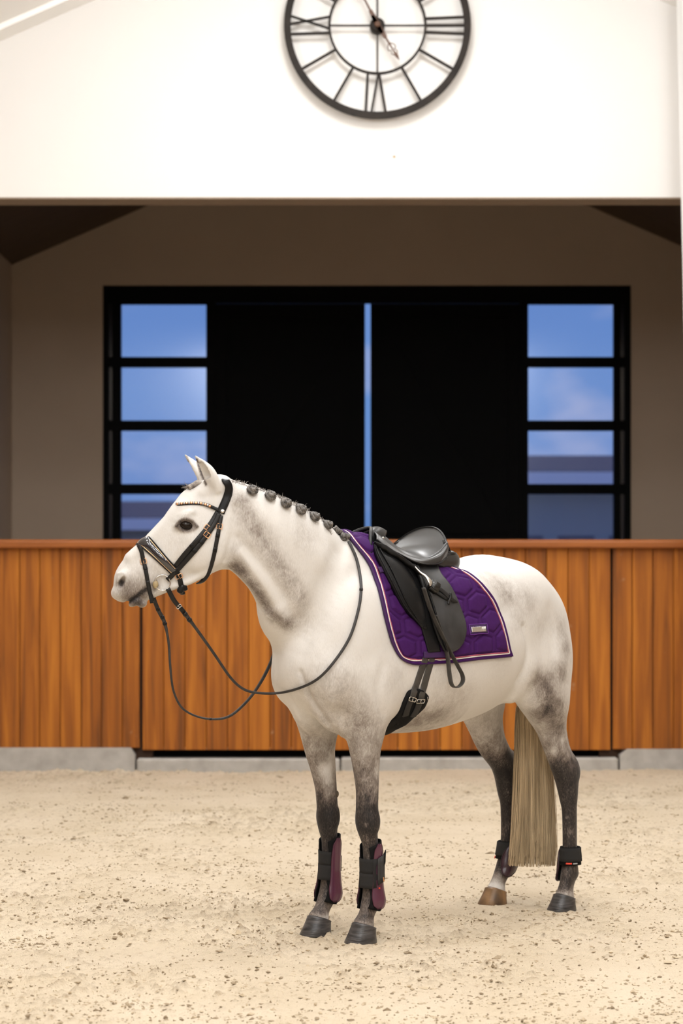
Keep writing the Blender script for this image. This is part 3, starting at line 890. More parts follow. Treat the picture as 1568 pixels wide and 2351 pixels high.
# ---- head: photo rows (nasal line, jaw line), half width
HS = [((478, 1100), (523, 1292), .066), ((455, 1112), (507, 1308), .080), ((436, 1135), (484, 1318), .089), ((415, 1162), (462, 1328), .092), ((395, 1184), (440, 1336), .082),
      ((372, 1208), (420, 1346), .069), ((349, 1233), (402, 1352), .059), ((316, 1257), (378, 1361), .051), ((289, 1279), (352, 1368), .047),
      ((270, 1304), (334, 1372), .0475), ((262, 1330), (318, 1374), .0465), ((261, 1354), (301, 1378), .040), ((268, 1374), (287, 1383), .028)]
def hsec(top, bot, w):
    a, b = toH(headpt(*top)), toH(headpt(*bot))
    c = (a + b) / 2; h = np.linalg.norm(a - b) / 2
    return (c, (a - b) / (2 * h), w, h, h)
tubef([hsec(*q) for q in HS], .035, n=75, endr=0.35)
HLh = dirH(HL)
def eh(px, py, off, r1, r2, r3, ang, k, op='+', both=True):
    """ellipsoid on the head: r1 along image direction `ang` (deg, clockwise from right), r2 across it, r3 sideways"""
    a = math.radians(ang)
    for s in ((1, -1) if both and abs(off) > 1e-6 else (1,)):
        c = headpt(px, py, off)
        if s < 0: c = head_mirror(c)
        d1 = -HD * math.cos(a) - E3 * math.sin(a)
        d2 = np.cross(HL, d1)
        ellf(toH(c), (dirH(d1), dirH(nrm(d2)), HLh), (r1, r2, r3), k, op)
def th(pts, k, op='+', both=True):
    """tube on the head: (px, py, off, r)"""
    for s in ((1, -1) if both else (1,)):
        tubef([(toH(headpt(p[0], p[1]) + HL * p[2] * s), HLh, p[3], p[3], p[3]) for p in pts], k)
eh(472, 1258, .052, .105, .078, .032, -38, .03)          # cheek
eh(424, 1192, .070, .050, .028, .026, -50, .025)         # brow
eh(428, 1181, .078, .030, .012, .018, -20, .012)         # upper lid ridge
eh(427, 1207, .102, .029, .021, .020, 18, .012, '-')     # eye socket
th([(428, 1238, .074, .014), (408, 1262, .064, .013), (388, 1284, .053, .010)], .025)      # facial crest
th([(416, 1165, .034, .02), (360, 1224, .024, .018), (300, 1280, .018, .016)], .03)        # nasal bone edges
eh(283, 1330, .040, .040, .026, .016, -70, .015)         # nostril wing
eh(278.5, 1339, .052, .030, .0120, .022, -64, .006, '-')   # nostril
eh(272, 1360, .020, .030, .026, .030, -40, .015)         # upper lip
eh(312, 1381, .0, .034, .016, .034, -30, .010)           # lower lip
eh(327, 1386, .0, .020, .016, .026, -20, .010)           # chin
th([(340, 1366, .012, .012), (380, 1351, .026, .012), (430, 1336, .034, .012), (475, 1312, .040, .014)], .025)   # jaw bars
for s in (1, -1):                                        # mouth line
    tubef([(toH(headpt(px, py) + HL * o * s), HLh, .0035, .012, .012) for px, py, o in ((284, 1390, .030), (300, 1381, .040), (318, 1366, .046), (338, 1352, .050))], .004, op='-')
eh(507, 1112, .040, .050, .040, .040, 20, .03)           # ear roots
# ---- ears
def ear(tip, base, mid, off, spread, wid, bend):
    a, m_, b = headpt(*base, 0) + HL * off, headpt(*mid, 0) + HL * (off + spread * .6), headpt(*tip, 0) + HL * (off + spread)
    side = 1 if off > 0 else -1
    face = nrm(HD * 0.92 + HL * side * 0.40)           # opening looks forward and a little outward
    pts = spline(np.vstack([a, m_, b]), 9)
    ws = np.array([.026, .030, .033, .034, .032, .027, .020, .012, .004]) * wid
    tubef([(toH(p), dirH(face), w, w * .62, w * .62) for p, w in zip(pts, ws)], .010, n=40, endr=.6)
    tubef([(toH(p + face * w * .52), dirH(face), max(w * .70, .002), w * .50, w * .62) for p, w in zip(pts[3:7], ws[3:7])], .005, n=36, op='-', endr=.5)
ear((445, 1049), (494, 1128), (475, 1085), .050, .020, 1.15, 0)
ear((428, 1042), (486, 1128), (460, 1080), -.050, -.020, 1.15, 0)
eh(493, 1150, 0, .055, .060, .064, 0, .03)              # fill behind the ears
eh(476, 1124, 0, .045, .040, .058, -35, .02)            # poll between the ears
eh(462, 1133, 0, .040, .030, .050, -35, .02)
# ---- surface nets
def surface_nets(F):
    nx, ny, nz = F.shape
    ins = F < 0
    c = np.zeros((nx - 1, ny - 1, nz - 1), np.uint8)
    for dx in (0, 1):
        for dy in (0, 1):
            for dz in (0, 1):
                c += ins[dx:nx - 1 + dx, dy:ny - 1 + dy, dz:nz - 1 + dz]
    I = np.argwhere((c > 0) & (c < 8))
    i, j, k = I.T
    val = {}
    for dx in (0, 1):
        for dy in (0, 1):
            for dz in (0, 1):
                val[dx, dy, dz] = F[i + dx, j + dy, k + dz]
    S = np.zeros((len(I), 3)); n = np.zeros(len(I))
    cs = list(val)
    for p in range(8):
        for q in range(p + 1, 8):
            a, b = cs[p], cs[q]
            if sum(abs(x - y) for x, y in zip(a, b)) != 1: continue
            va, vb = val[a], val[b]
            m = (va < 0) != (vb < 0)
            t = np.where(m, va / np.where(m, va - vb, 1), 0)
            for ax, g, ix in ((0, GX, i), (1, GY, j), (2, GZ, k)):
                A = g[ix + a[ax]]; B = g[ix + b[ax]]
                S[:, ax] += np.where(m, A + (B - A) * t, 0)
            n += m
    V = S / n[:, None]
    idx = np.full(c.shape, -1, np.int32); idx[i, j, k] = np.arange(len(I))
    Q = []
    for ax in range(3):
        sl0 = [slice(1, -1)] * 3; sl1 = [slice(1, -1)] * 3
        sl0[ax] = slice(0, -1); sl1[ax] = slice(1, None)
        A, B = ins[tuple(sl0)], ins[tuple(sl1)]
        E = np.argwhere(A != B)
        off = np.ones(3, int); off[ax] = 0
        P = E + off
        flip = A[tuple(E.T)]
        u, v = (ax + 1) % 3, (ax + 2) % 3
        def cell(du, dv):
            R = P.copy(); R[:, u] -= du; R[:, v] -= dv
            return idx[R[:, 0], R[:, 1], R[:, 2]]
        q = np.stack([cell(1, 1), cell(0, 1), cell(0, 0), cell(1, 0)], 1)
        q[~flip] = q[~flip][:, ::-1]
        Q.append(q)
    return V, np.vstack(Q)
BV, BQ = surface_nets(FLD)
del FLD
# keep the largest island only, then relax the stair steps (Taubin)
ED = np.vstack([BQ[:, [0, 1]], BQ[:, [1, 2]], BQ[:, [2, 3]], BQ[:, [3, 0]]])
deg = np.bincount(ED.ravel(), minlength=len(BV)).astype(float)
def lap(V):
    S = np.stack([np.bincount(ED[:, 0], V[ED[:, 1], k], len(V)) + np.bincount(ED[:, 1], V[ED[:, 0], k], len(V)) for k in range(3)], 1)
    return S / deg[:, None] - V
for it in range(4):
    BV = BV + 0.5 * lap(BV)
    BV = BV - 0.51 * lap(BV)
BW = toW(BV)
# ---- ray tools on the bare body
def mkbvh(V, Q):
    return BVHTree.FromPolygons([tuple(p) for p in V.tolist()], Q.tolist())
BVH = mkbvh(BW, BQ)
CAM = Vector((0, 0, CAMH))
def raydir(px, py): return Vector(((px - CXP) / FPX, 1.0, (HOR - py) / FPX)).normalized()
def hit(px, py, D=9.4, bvh=None):
    """where the photo pixel's ray meets the horse (world point, outward normal); nearest point if it misses"""
    bv = bvh or BVH
    l, n, i, d = bv.ray_cast(CAM, raydir(px, py))
    if l is None:
        l, n, i, d = bv.find_nearest(Vector(W(px, py, D)))
    return np.array(l), np.array(n)
def vnormals(V, Q):
    fn = np.cross(V[Q[:, 2]] - V[Q[:, 0]], V[Q[:, 3]] - V[Q[:, 1]])
    N = np.zeros_like(V)
    for c in range(4):
        for a in range(3): N[:, a] += np.bincount(Q[:, c], fn[:, a], len(V))
    return N / np.maximum(np.linalg.norm(N, axis=1, keepdims=True), 1e-12)
BN = vnormals(BW, BQ)
if ((BN * (BW - BW.mean(0))).sum(1)).mean() < 0:
    BQ = BQ[:, ::-1].copy(); BN = -BN
def body_mirror(w):
    h = toH(w); h[..., 1] *= -1
    return toW(h)
def dist_path(P, idx=None):
    d = np.full(len(BW), 9.0)
    lo, hi = P.min(0) - .15, P.max(0) + .15
    m = np.where(((BW > lo) & (BW < hi)).all(1))[0]
    if len(m):
        dd = np.full(len(m), 9.0)
        for p in P:
            dd = np.minimum(dd, ((BW[m] - p) ** 2).sum(1))
        d[m] = np.sqrt(dd)
    return d
DSP = np.zeros(len(BW))
def stroke(px, w, amp, mir='b'):
    P = np.array([hit(*p)[0] for p in spline(px, 26)])
    for Q in ([P] + ([body_mirror(P)] if mir == 'b' else [head_mirror(P)] if mir == 'h' else [])):
        DSP[:] += amp * np.exp(-(dist_path(Q) / w) ** 2)
stroke([(548, 1238), (590, 1288), (640, 1352), (676, 1420)], .028, -.011, None)       # jugular groove
stroke([(548, 1272), (590, 1318), (624, 1370), (650, 1425)], .020, .006, None)
stroke([(560, 1150), (620, 1195), (700, 1260), (760, 1300)], .05, .006, None)         # crest muscle
stroke([(770, 1270), (730, 1350), (705, 1430), (700, 1500)], .035, -.006)             # front edge of the shoulder
stroke([(800, 1300), (770, 1400), (740, 1500), (720, 1560)], .045, .006)
stroke([(880, 1530), (868, 1590), (880, 1640)], .025, -.006)
stroke([(690, 1545), (712, 1600), (745, 1650), (776, 1690)], .014, -.011, None)       # crease between the pectorals
stroke([(668, 1600), (690, 1640), (720, 1680)], .013, -.005, None)
stroke([(760, 1610), (775, 1650), (785, 1690)], .012, .005, None)
stroke([(832, 1690), (838, 1760), (848, 1830)], .012, -.005)
stroke([(860, 1690), (864, 1760), (866, 1830)], .010, -.003)
stroke([(1202, 1440), (1211, 1480), (1207, 1525), (1188, 1562)], .016, -.009)         # flank fold
stroke([(1230, 1450), (1236, 1490), (1230, 1540)], .040, .003)
stroke([(1085, 1330), (1110, 1350), (1135, 1385)], .035, .006)                        # point of hip
stroke([(1262, 1400), (1270, 1470), (1262, 1560)], .03, -.005)
stroke([(1262, 1690), (1276, 1740), (1290, 1775)], .010, .003)
stroke([(1290, 1690), (1302, 1720), (1316, 1760)], .010, -.004)
stroke([(1306, 1790), (1308, 1850), (1310, 1930)], .006, -.003)
for k_ in range(4):                                                                    # hint of ribs
    stroke([(930 + 38 * k_, 1545 + 4 * k_), (925 + 38 * k_, 1600)], .016, -.0012)
stroke([(542, 1165), (533, 1225), (518, 1285)], .015, -.007, 'h')                     # behind the jaw
stroke([(404, 1206), (413, 1196), (427, 1191), (442, 1197), (452, 1208)], .0075, .0065, 'h')   # upper lid
stroke([(406, 1209), (416, 1218), (430, 1221), (444, 1217), (452, 1210)], .006, .0035, 'h')    # lower lid
stroke([(400, 1200), (410, 1184), (430, 1176), (450, 1186)], .009, -.003, 'h')
stroke([(330, 1290), (350, 1310), (372, 1325)], .02, -.004, 'h')
stroke([(400, 1290), (425, 1262), (450, 1240)], .012, .003, 'h')
stroke([(270, 1318), (283, 1316), (292, 1330), (290, 1350)], .006, .004, 'h')          # nostril rim
BW = BW + BN * DSP[:, None]
BVH = mkbvh(BW, BQ)
BN = vnormals(BW, BQ)

# ---- coat markings (the animal's own grey pattern)
DK = np.zeros(len(BW))
def blob(px, py, r, v):
    p, n = hit(px, py)
    DK[:] += v * np.exp(-((BW - p) ** 2).sum(1) / (r * r))
for q in [(700, 1232, .06, .12), (556, 1300, .04, .16), (540, 1262, .04, .12), (690, 1420, .06, .12),
          (770, 1560, .09, .14), (800, 1620, .09, .16), (720, 1600, .07, .10), (690, 1560, .05, .05), (840, 1660, .07, .22), (745, 1650, .05, .10),
          (1000, 1640, .08, .24), (955, 1655, .06, .22), (1060, 1605, .08, .10), (1020, 1560, .09, .06), (905, 1560, .08, .06),
          (1128, 1330, .09, .12), (1162, 1362, .06, .18), (1210, 1378, .07, .14), (1185, 1430, .06, .08), (1288, 1440, .06, .20), (1302, 1490, .05, .24), (1240, 1440, .05, .10), (1150, 1500, .06, .06),
          (1252, 1580, .065, .42), (1272, 1622, .065, .52), (1232, 1556, .05, .22), (1290, 1545, .06, .30), (1282, 1665, .06, .30), (1240, 1640, .05, .22),
          (283, 1350, .045, .30), (298, 1374, .036, .32), (318, 1386, .030, .55), (318, 1345, .055, .20), (345, 1322, .06, .10), (352, 1347, .026, .26), (330, 1362, .03, .24), (279, 1338, .016, .7),
          (427, 1207, .022, .75), (414, 1205, .018, .45), (441, 1207, .016, .35), (425, 1190, .026, .16), (470, 1215, .05, .04), (412, 1240, .05, .05)]:
    blob(*q)
BH = toH(BW)
z = BH[:, 2]
fr = BH[:, 0] > -0.6
# legs darken downwards, hocks and knees darkest, pale ring at the coronet
dl = np.where(fr, np.interp(z, [.05, .075, .10, .16, .30, .42, .50, .56, .66, .78, .90, 1.0], [.28, .30, .62, .66, .70, .76, .94, .84, .56, .40, .14, .0]),
              np.interp(z, [.05, .075, .10, .16, .30, .45, .60, .68, .74, .82, .92, 1.02], [.25, .32, .70, .78, .82, .86, .88, .74, .42, .24, .10, .0]))
legm = np.where(fr, np.clip((1.02 - z) / .1, 0, 1), np.clip((1.04 - z) / .1, 0, 1))
inner = np.zeros(len(BW))
DK = np.maximum(DK, 0) + dl * legm * np.where(fr | (BH[:, 0] < -.95), 1, 0) * (1 - .5 * np.clip(DK, 0, 1))
# outside rear of the front legs and far hind pastern are paler
for (px, py, r, v) in ((866, 1770, .035, -.22), (862, 1825, .03, -.18), (840, 1893, .010, -.5), (838, 1732, .03, -.12), (774, 1770, .05, -.30), (768, 1735, .05, -.20), (775, 1830, .035, -.32), (774, 1800, .035, -.28),
                       (748, 1770, .03, -.15), (1302, 1877, .012, -.22), (1310, 1910, .010, -.30), (1140, 2020, .05, -.45), (1128, 2036, .04, -.3), (1100, 1690, .05, -.10), (1090, 1640, .08, -.12),
                       (1150, 1775, .04, .2), (1170, 1735, .04, .25), (752, 2090, .03, -.15), (862, 2093, .02, -.15), (1316, 2034, .02, -.3), (1268, 1725, .018, -.25), (1290, 1700, .014, -.25)):
    blob(px, py, r, v)
def darkpath(px, w, v):
    P = np.array([hit(*p)[0] for p in spline(px, 24)])
    DK[:] += v * np.exp(-(dist_path(P) / w) ** 2)
darkpath([(452, 1056), (458, 1074), (465, 1094), (473, 1112)], .0065, .75)
darkpath([(552, 1150), (585, 1208), (620, 1265), (655, 1318), (690, 1372)], .042, .25)
darkpath([(538, 1303), (572, 1333), (603, 1378), (628, 1415), (660, 1432)], .030, .40)
darkpath([(556, 1262), (590, 1305), (630, 1362)], .016, -.12)
darkpath([(560, 1200), (600, 1240)], .05, .06)
darkpath([(429, 1046), (434, 1068), (441, 1092)], .006, .4)
darkpath([(405, 1207), (413, 1197), (427, 1192), (442, 1198), (453, 1208)], .007, .38)
darkpath([(406, 1209), (416, 1217), (430, 1220), (444, 1216), (453, 1209)], .006, .30)
darkpath([(292, 1386), (306, 1374), (322, 1362), (336, 1352)], .010, .5)
DK = np.clip(DK, 0, 1)
CALM = np.zeros(len(BW))
for px, py, r in ((300, 1350, .10), (330, 1370, .06), (427, 1207, .05)):
    CALM = np.maximum(CALM, np.exp(-((BW - hit(px, py)[0]) ** 2).sum(1) / (r * r)))

def coat_mat():
    m = bpy.data.materials.new('grey_coat'); m.use_nodes = True
    t = m.node_tree; b = t.nodes['Principled BSDF']
    b.inputs['Roughness'].default_value = 0.55; b.inputs['Specular IOR Level'].default_value = 0.25
    b.inputs['Sheen Weight'].default_value = 0.12; b.inputs['Sheen Roughness'].default_value = 0.4
    at = _n('ShaderNodeAttribute', t); at.attribute_name = 'dark'
    tcn = _n('ShaderNodeTexCoord', t)
    def noise(scale, detail, stretch=(1, 1, 1), dist=0.0, rough=.5):
        mp = _n('ShaderNodeMapping', t); mp.inputs['Scale'].default_value = stretch
        t.links.new(tcn.outputs['Object'], mp.inputs[0])
        n = _n('ShaderNodeTexNoise', t); n.inputs['Scale'].default_value = scale; n.inputs['Detail'].default_value = detail
        n.inputs['Distortion'].default_value = dist; n.inputs['Roughness'].default_value = rough
        t.links.new(mp.outputs[0], n.inputs['Vector'])
        return n.outputs[0]
    def math_(op, a, b_, c=None):
        n = _n('ShaderNodeMath', t, operation=op)
        for i, v in enumerate((a, b_, c)):
            if v is None: continue
            if isinstance(v, (int, float)): n.inputs[i].default_value = v
            else: t.links.new(v, n.inputs[i])
        return n.outputs[0]
    big = math_('SUBTRACT', noise(11, 4, (1, 1, 1), .8), .5)
    med = math_('SUBTRACT', noise(42, 4, (1, 1, .6), .6, .6), .5)
    fin = math_('SUBTRACT', noise(300, 3, (1, 1, .22), .3, .6), .5)
    d = at.outputs['Fac']
    amt = math_('MULTIPLY', math_('MULTIPLY', d, math_('SUBTRACT', 1.25, d)), 1.7)      # mottling strongest in the half tones
    amt = math_('ADD', amt, .06)
    ca = _n('ShaderNodeAttribute', t); ca.attribute_name = 'calm'
    amt = math_('MULTIPLY', amt, math_('SUBTRACT', 1.0, math_('MULTIPLY', ca.outputs['Fac'], .8)))
    mot = math_('MULTIPLY', math_('ADD', math_('MULTIPLY', big, .75), math_('MULTIPLY', med, .85)), amt)
    hair = math_('MULTIPLY', fin, math_('ADD', math_('MULTIPLY', d, 1.2), .13))
    v = math_('ADD', math_('ADD', d, mot), hair)
    r = _n('ShaderNodeValToRGB', t)
    el = r.color_ramp.elements
    el[0].position, el[0].color = 0.0, (0.655, 0.635, 0.61, 1)
    el[1].position, el[1].color = 1.0, (0.016, 0.014, 0.014, 1)
    for p, c in ((.14, (0.50, 0.47, 0.44)), (.30, (0.32, 0.285, 0.255)), (.5, (0.165, 0.135, 0.118)), (.75, (0.045, 0.037, 0.034))):
        q = el.new(p); q.color = (*c, 1)
    t.links.new(v, r.inputs[0]); t.links.new(r.outputs[0], b.inputs['Base Color'])
    bp = _n('ShaderNodeBump', t); bp.inputs['Strength'].default_value = 0.25; bp.inputs['Distance'].default_value = 0.003
    t.links.new(noise(300, 3, (1, 1, .3), .4, .6), bp.inputs['Height']); t.links.new(bp.outputs[0], b.inputs['Normal'])
    return m
m_coat = coat_mat()
horse = thing('horse', (HF[0], HF[1], 0), 'light grey horse with braided mane standing saddled on the sand', 'horse')
def fast_mesh(name, V, Q, mat, parent):
    org = ORG[parent.name]
    me = bpy.data.meshes.new(name)
    me.vertices.add(len(V)); me.vertices.foreach_set('co', np.ascontiguousarray(V - org, np.float32).ravel())
    me.loops.add(Q.size); me.loops.foreach_set('vertex_index', np.ascontiguousarray(Q, np.int32).ravel())
    me.polygons.add(len(Q)); me.polygons.foreach_set('loop_start', np.arange(0, Q.size, 4, dtype=np.int32)); me.polygons.foreach_set('loop_total', np.full(len(Q), 4, np.int32))
    me.update(calc_edges=True)
    me.polygons.foreach_set('use_smooth', [True] * len(me.polygons))
    me.materials.append(mat)
    o = bpy.data.objects.new(name, me); COL.objects.link(o); o.parent = parent
    ORG[o.name] = org
    return o
body = fast_mesh('body', BW, BQ, m_coat, horse)
at = body.data.attributes.new('dark', 'FLOAT', 'POINT'); at.data.foreach_set('value', DK.astype(np.float32))
at = body.data.attributes.new('calm', 'FLOAT', 'POINT'); at.data.foreach_set('value', CALM.astype(np.float32))

# ---- eyes
m_eye = M('dark_eye', (0.010, 0.006, 0.004), 0.08, spec=0.22)
for s in (1, -1):
    c = headpt(427.5, 1206, .0835)
    if s < 0: c = head_mirror(c)
    a = math.radians(14)
    d1 = -HD * math.cos(a) - E3 * math.sin(a); d3 = HL * s; d2 = np.cross(d3, d1)
    V = []; F = []
    nu, nv = 20, 12
    for i in range(nv + 1):
        ph = math.pi * i / nv
        for j in range(nu):
            th_ = 2 * math.pi * j / nu
            V.append(c + d3 * math.cos(ph) * .0185 + d1 * math.sin(ph) * math.cos(th_) * .0265 + d2 * math.sin(ph) * math.sin(th_) * .0175)
    for i in range(nv):
        for j in range(nu):
            F.append((i * nu + j, i * nu + (j + 1) % nu, (i + 1) * nu + (j + 1) % nu, (i + 1) * nu + j))
    build('eye', V, F, m_eye, horse)

# ---- hooves
m_hoof = M('black_horn', (0.016, 0.015, 0.016), 0.33, vary=(0.085, 0.080, 0.080), vscale=16, vstretch=(1, 1, 7), bump=0.35, bscale=30, bstretch=(1, 1, 9))
m_hoof2 = M('amber_horn', (0.020, 0.017, 0.016), 0.40, vary=(0.30, 0.17, 0.075), vscale=9, vstretch=(1.3, 1.3, .5), bump=0.35, bscale=30, bstretch=(1, 1, 9))
def hoof(gx_, y, cx_, mat, h=1.0):
    th_ = np.linspace(0, 2 * math.pi, 36, endpoint=False)
    rings = []
    for t, df, db, dr in ((0, 0, 0, 0), (.03, .002, .002, .002), (.5, .0, .0, .0), (.9, .001, .001, .001), (.97, .003, .003, .003), (1.0, -.001, -.001, -.001), (1.06, -.016, -.016, -.016)):
        c = gx_ + (cx_ - gx_) * t
        f = .082 + (.052 - .082) * t + df; b = .062 + (.050 - .062) * t + db; w = .066 + (.049 - .066) * t + dr
        x = np.where(np.cos(th_) > 0, f, b) * np.cos(th_)
        x = np.where(np.cos(th_) < -.55, x * (1 - .10 * (1 - np.abs(np.sin(th_)))), x)
        zz = t * (.070 + .017 * np.cos(th_)) * h - .004
        rings.append(toW(np.stack([c + x, y + w * np.sin(th_), zz], 1)))
    v, f_ = loft(rings)
    return build('hoof', v, f_, mat, horse)
p, n = hit(773, 1823)                                  # chestnut on the inside of the right foreleg
v, f = loft([[p + n * z + (E1 * math.cos(a) * r * .7 + E3 * math.sin(a) * r * 1.5) for a in np.linspace(0, 6.2832, 14, endpoint=False)] for r, z in ((.010, -.004), (.010, .003), (.007, .006), (.002, .007))])
build('chestnut', v, f, M('horny_chestnut', (0.10, 0.075, 0.05), .8, bump=.5, bscale=120), horse)
hoof(0.002, .136, -.014, m_hoof); hoof(.006, -.136, -.014, m_hoof)
hoof(-1.283, .1835, -1.300, m_hoof, .92); hoof(-1.216, -.1835, -1.236, m_hoof2, .92)

# ---- plaited mane
m_plait = M('grey_mane', (0.020, 0.018, 0.017), 0.5, vary=(0.20, 0.18, 0.16), vscale=60, vstretch=(1, 1, 1))
m_wisp = M('pale_mane', (0.52, 0.47, 0.42), 0.55, vary=(0.13, 0.11, 0.10), vscale=40)
rg = np.random.default_rng(11)
def plait(path, r, strands=3, turns=5, sr=.5, n=60):
    """three-strand rope along a path"""
    P = spline(path, n)
    T, N, B = frames(P, (0.2, 0.3, 1))
    mb = MB()
    rr = np.broadcast_to(r, (n,))
    for k in range(strands):
        a = np.linspace(0, turns * 2 * math.pi, n) + k * 2 * math.pi / strands
        Q = P + (rr * .55)[:, None] * (np.cos(a)[:, None] * N + np.sin(a)[:, None] * B)
        v, f = tube(Q, rr * sr, 6); mb.add(v, f)
    return mb
cr_ = spline([(528, 1103), (545, 1106), (580, 1117), (620, 1131), (655, 1146), (690, 1164), (720, 1181), (750, 1199), (775, 1217), (795, 1240)], 200)
cresty = lambda x: float(np.interp(x, cr_[:, 0], cr_[:, 1]))
def bun(px, py, R):
    p, n = hit(px, py, 9.1)
    up = nrm(E3 - (E3 @ n) * n); rt = np.cross(up, n)
    n = nrm(n + 0.0 * up)
    c = p + n * R * .35
    path = [c + up * R * 1.15 - n * R * .5]
    for t in np.linspace(0, 1, 16):
        a = 1.2 + t * 2 * math.pi * 1.9
        rad = R * (.78 - .55 * t)
        path.append(c + rt * math.cos(a) * rad + up * math.sin(a) * rad + n * R * (.05 + .75 * t))
    mb = plait(path, R * .40, turns=9, n=90)
    # hair drawn from the crest into the bun
    for k in range(9):
        w = (k - 4) / 4
        q0, _ = hit(px + 11 * w + 3, cresty(px + 11 * w + 3) + 4, 9.1)
        if np.linalg.norm(q0 - c) > .045: continue
        v, f = tube(spline([q0 + n * .002, (q0 + c) / 2 + n * R * .75, c + up * R * .5 + rt * w * R * .3], 7), .0026, 5); mb.add(v, f)
    return mb.build('mane_braid', m_plait, horse, True)
for q in ((578, 1130, .0245), (619, 1143, .0245), (654, 1159, .0245), (687, 1173, .0250), (719, 1190, .0230), (749, 1208, .0215)):
    bun(*q)
pp = [hit(px, py, 9.3)[0] + hit(px, py, 9.3)[1] * .010 for px, py in ((768, 1212), (776, 1218), (782, 1228), (786, 1238))]
pp += [hit(790, 1236, 9.4)[0] + hit(790, 1236, 9.4)[1] * .016, hit(798, 1240, 9.4)[0] + hit(798, 1240, 9.4)[1] * .018]
plait(pp, .0125, turns=6).build('mane_braid', m_plait, horse, True)
# forelock plait standing out over the brow
f0, f1, f2 = headpt(462, 1112, .012), headpt(446, 1113, .02), headpt(434, 1119, .02)
mb = plait([f0, (f0 + f1) / 2 + E3 * .008, f1, f2], .0115, turns=3, n=40)
for k in range(26):
    e_ = f2 + np.array([rg.normal(-.012, .012), rg.normal(0, .012), rg.normal(0, .012)])
    v, f = tube(spline([f1 + rg.normal(0, .004, 3), f2 + rg.normal(0, .005, 3), e_], 6), np.linspace(.0012, .0004, 6), 4); mb.add(v, f)
mb.build('forelock_braid', m_wisp, horse, True)
# short stray hairs along the crest
mb = MB()
cr_ = spline([(528, 1103), (545, 1106), (580, 1117), (620, 1131), (655, 1146), (690, 1164), (720, 1181), (750, 1199), (775, 1217), (795, 1240)], 200)
for k in range(620):
    px, py = cr_[rg.integers(200)] + rg.normal(0, 1.2, 2)
    p, n = hit(px, py + 3, 9.2)
    d = nrm(E3 * rg.uniform(.3, 1) + rg.normal(0, .45, 3) + n * .2 + np.array([-.3, 0, 0]) * rg.random())
    L = rg.uniform(.006, .022) * (2.2 if rg.random() < .05 else 1)
    b_ = np.array([rg.normal(0, .004), rg.normal(0, .004), -L * .25])
    v, f = tube(spline([p - n * .002, p + d * L * .55, p + d * L + b_], 5), np.linspace(.0009, .0003, 5), 3, caps=False); mb.add(v, f)
o = mb.build('mane_hair', m_wisp, horse, True); o['kind'] = 'stuff'

# ---- tail
m_tail = M('blond_tail', (0.68, 0.53, 0.335), 0.42, vary=(0.32, 0.235, 0.135), vscale=55, vstretch=(1, 1, .04), sheen=.1)
DT = 10.34
tc_ = [toW((-1.345, 0, 1.49)), toW((-1.395, -.004, 1.43)), toW((-1.420, -.012, 1.28)), toW((-1.395, -.020, 1.10)), W(1223, 1620, DT), W(1224, 1700, DT), W(1225, 1800, DT), W(1225, 1900, DT), W(1222, 1998, DT)]
tw = [.022, .032, .045, .058, .072, .082, .092, .102, .110]       # half width across the picture
td = [.020, .028, .036, .045, .050, .052, .055, .058, .060]       # half depth
K = spline(np.hstack([np.array(tc_), np.array(tw)[:, None], np.array(td)[:, None]]), 60)
U = np.array([1, 0, 0.0]); Vd = np.array([0, 1, 0.0])
mb = MB()
th_ = np.linspace(0, 2 * math.pi, 28, endpoint=False)
v, f = loft([K[i, :3] + .84 * (K[i, 3] * np.cos(th_)[:, None] * U + K[i, 4] * np.sin(th_)[:, None] * Vd) for i in range(0, 54)]); mb.add(v, f)
for s_ in range(1250):
    a, r = rg.uniform(0, 2 * math.pi), rg.uniform(.80, 1.02)
    if rg.random() < .25: r = rg.uniform(.3, 1)
    end = int(60 - abs(rg.normal(0, 2.0))) if rg.random() < .9 else int(rg.uniform(40, 58))
    st_ = int(rg.uniform(0, 14))
    ids = np.unique(np.linspace(st_, max(end, st_ + 8) - 1, 15).astype(int))
    w1, w2, p1, p2 = rg.normal(0, .09), rg.normal(0, .09), rg.uniform(0, 6), rg.uniform(0, 6)
    tt = ids / 59
    uu = r * math.cos(a) + w1 * np.sin(5 * tt + p1) * tt; vv = r * math.sin(a) + w2 * np.sin(5 * tt + p2) * tt
    Q = K[ids, :3] + (K[ids, 3] * uu)[:, None] * U + (K[ids, 4] * vv)[:, None] * Vd
    v, f = tube(Q, np.linspace(.0024, .0010, len(ids)), 4, caps=False); mb.add(v, f)
o = mb.build('tail', m_tail, horse, True)
# ================================================================== tack: surfaces laid on the body
ZA = 1.25                                              # height of the axis the radial coordinates turn about
def radial(X, ph):
    """body surface at length X and angle ph from straight up (+ = left side); world point and normal"""
    d = np.array([0, math.sin(ph), math.cos(ph)])
    a = toW(np.array([X, 0, ZA])); dw = E2 * d[1] + E3 * d[2]
    l, n, i, t = BVH.ray_cast(Vector(a + dw * .62), Vector(-dw))
    if l is None: return a + dw * .2, dw
    return np.array(l), np.array(n)
def proj(p):
    return np.array([CXP + FPX * p[0] / p[1], HOR - FPX * (p[2] - CAMH) / p[1]])
def surfpx(px, py, off=0.0):
    """(X, ph) whose surface point, lifted by off, is seen at the photo pixel"""
    q = np.array([px, py], float)
    for _ in range(4):
        p, n = hit(q[0], q[1], 9.6)
        e = np.array([px, py]) - proj(p + n * off)
        q = q + e
        if abs(e).max() < .3: break
    h = toH(p)
    return np.array([h[0], math.atan2(h[1], h[2] - ZA)])
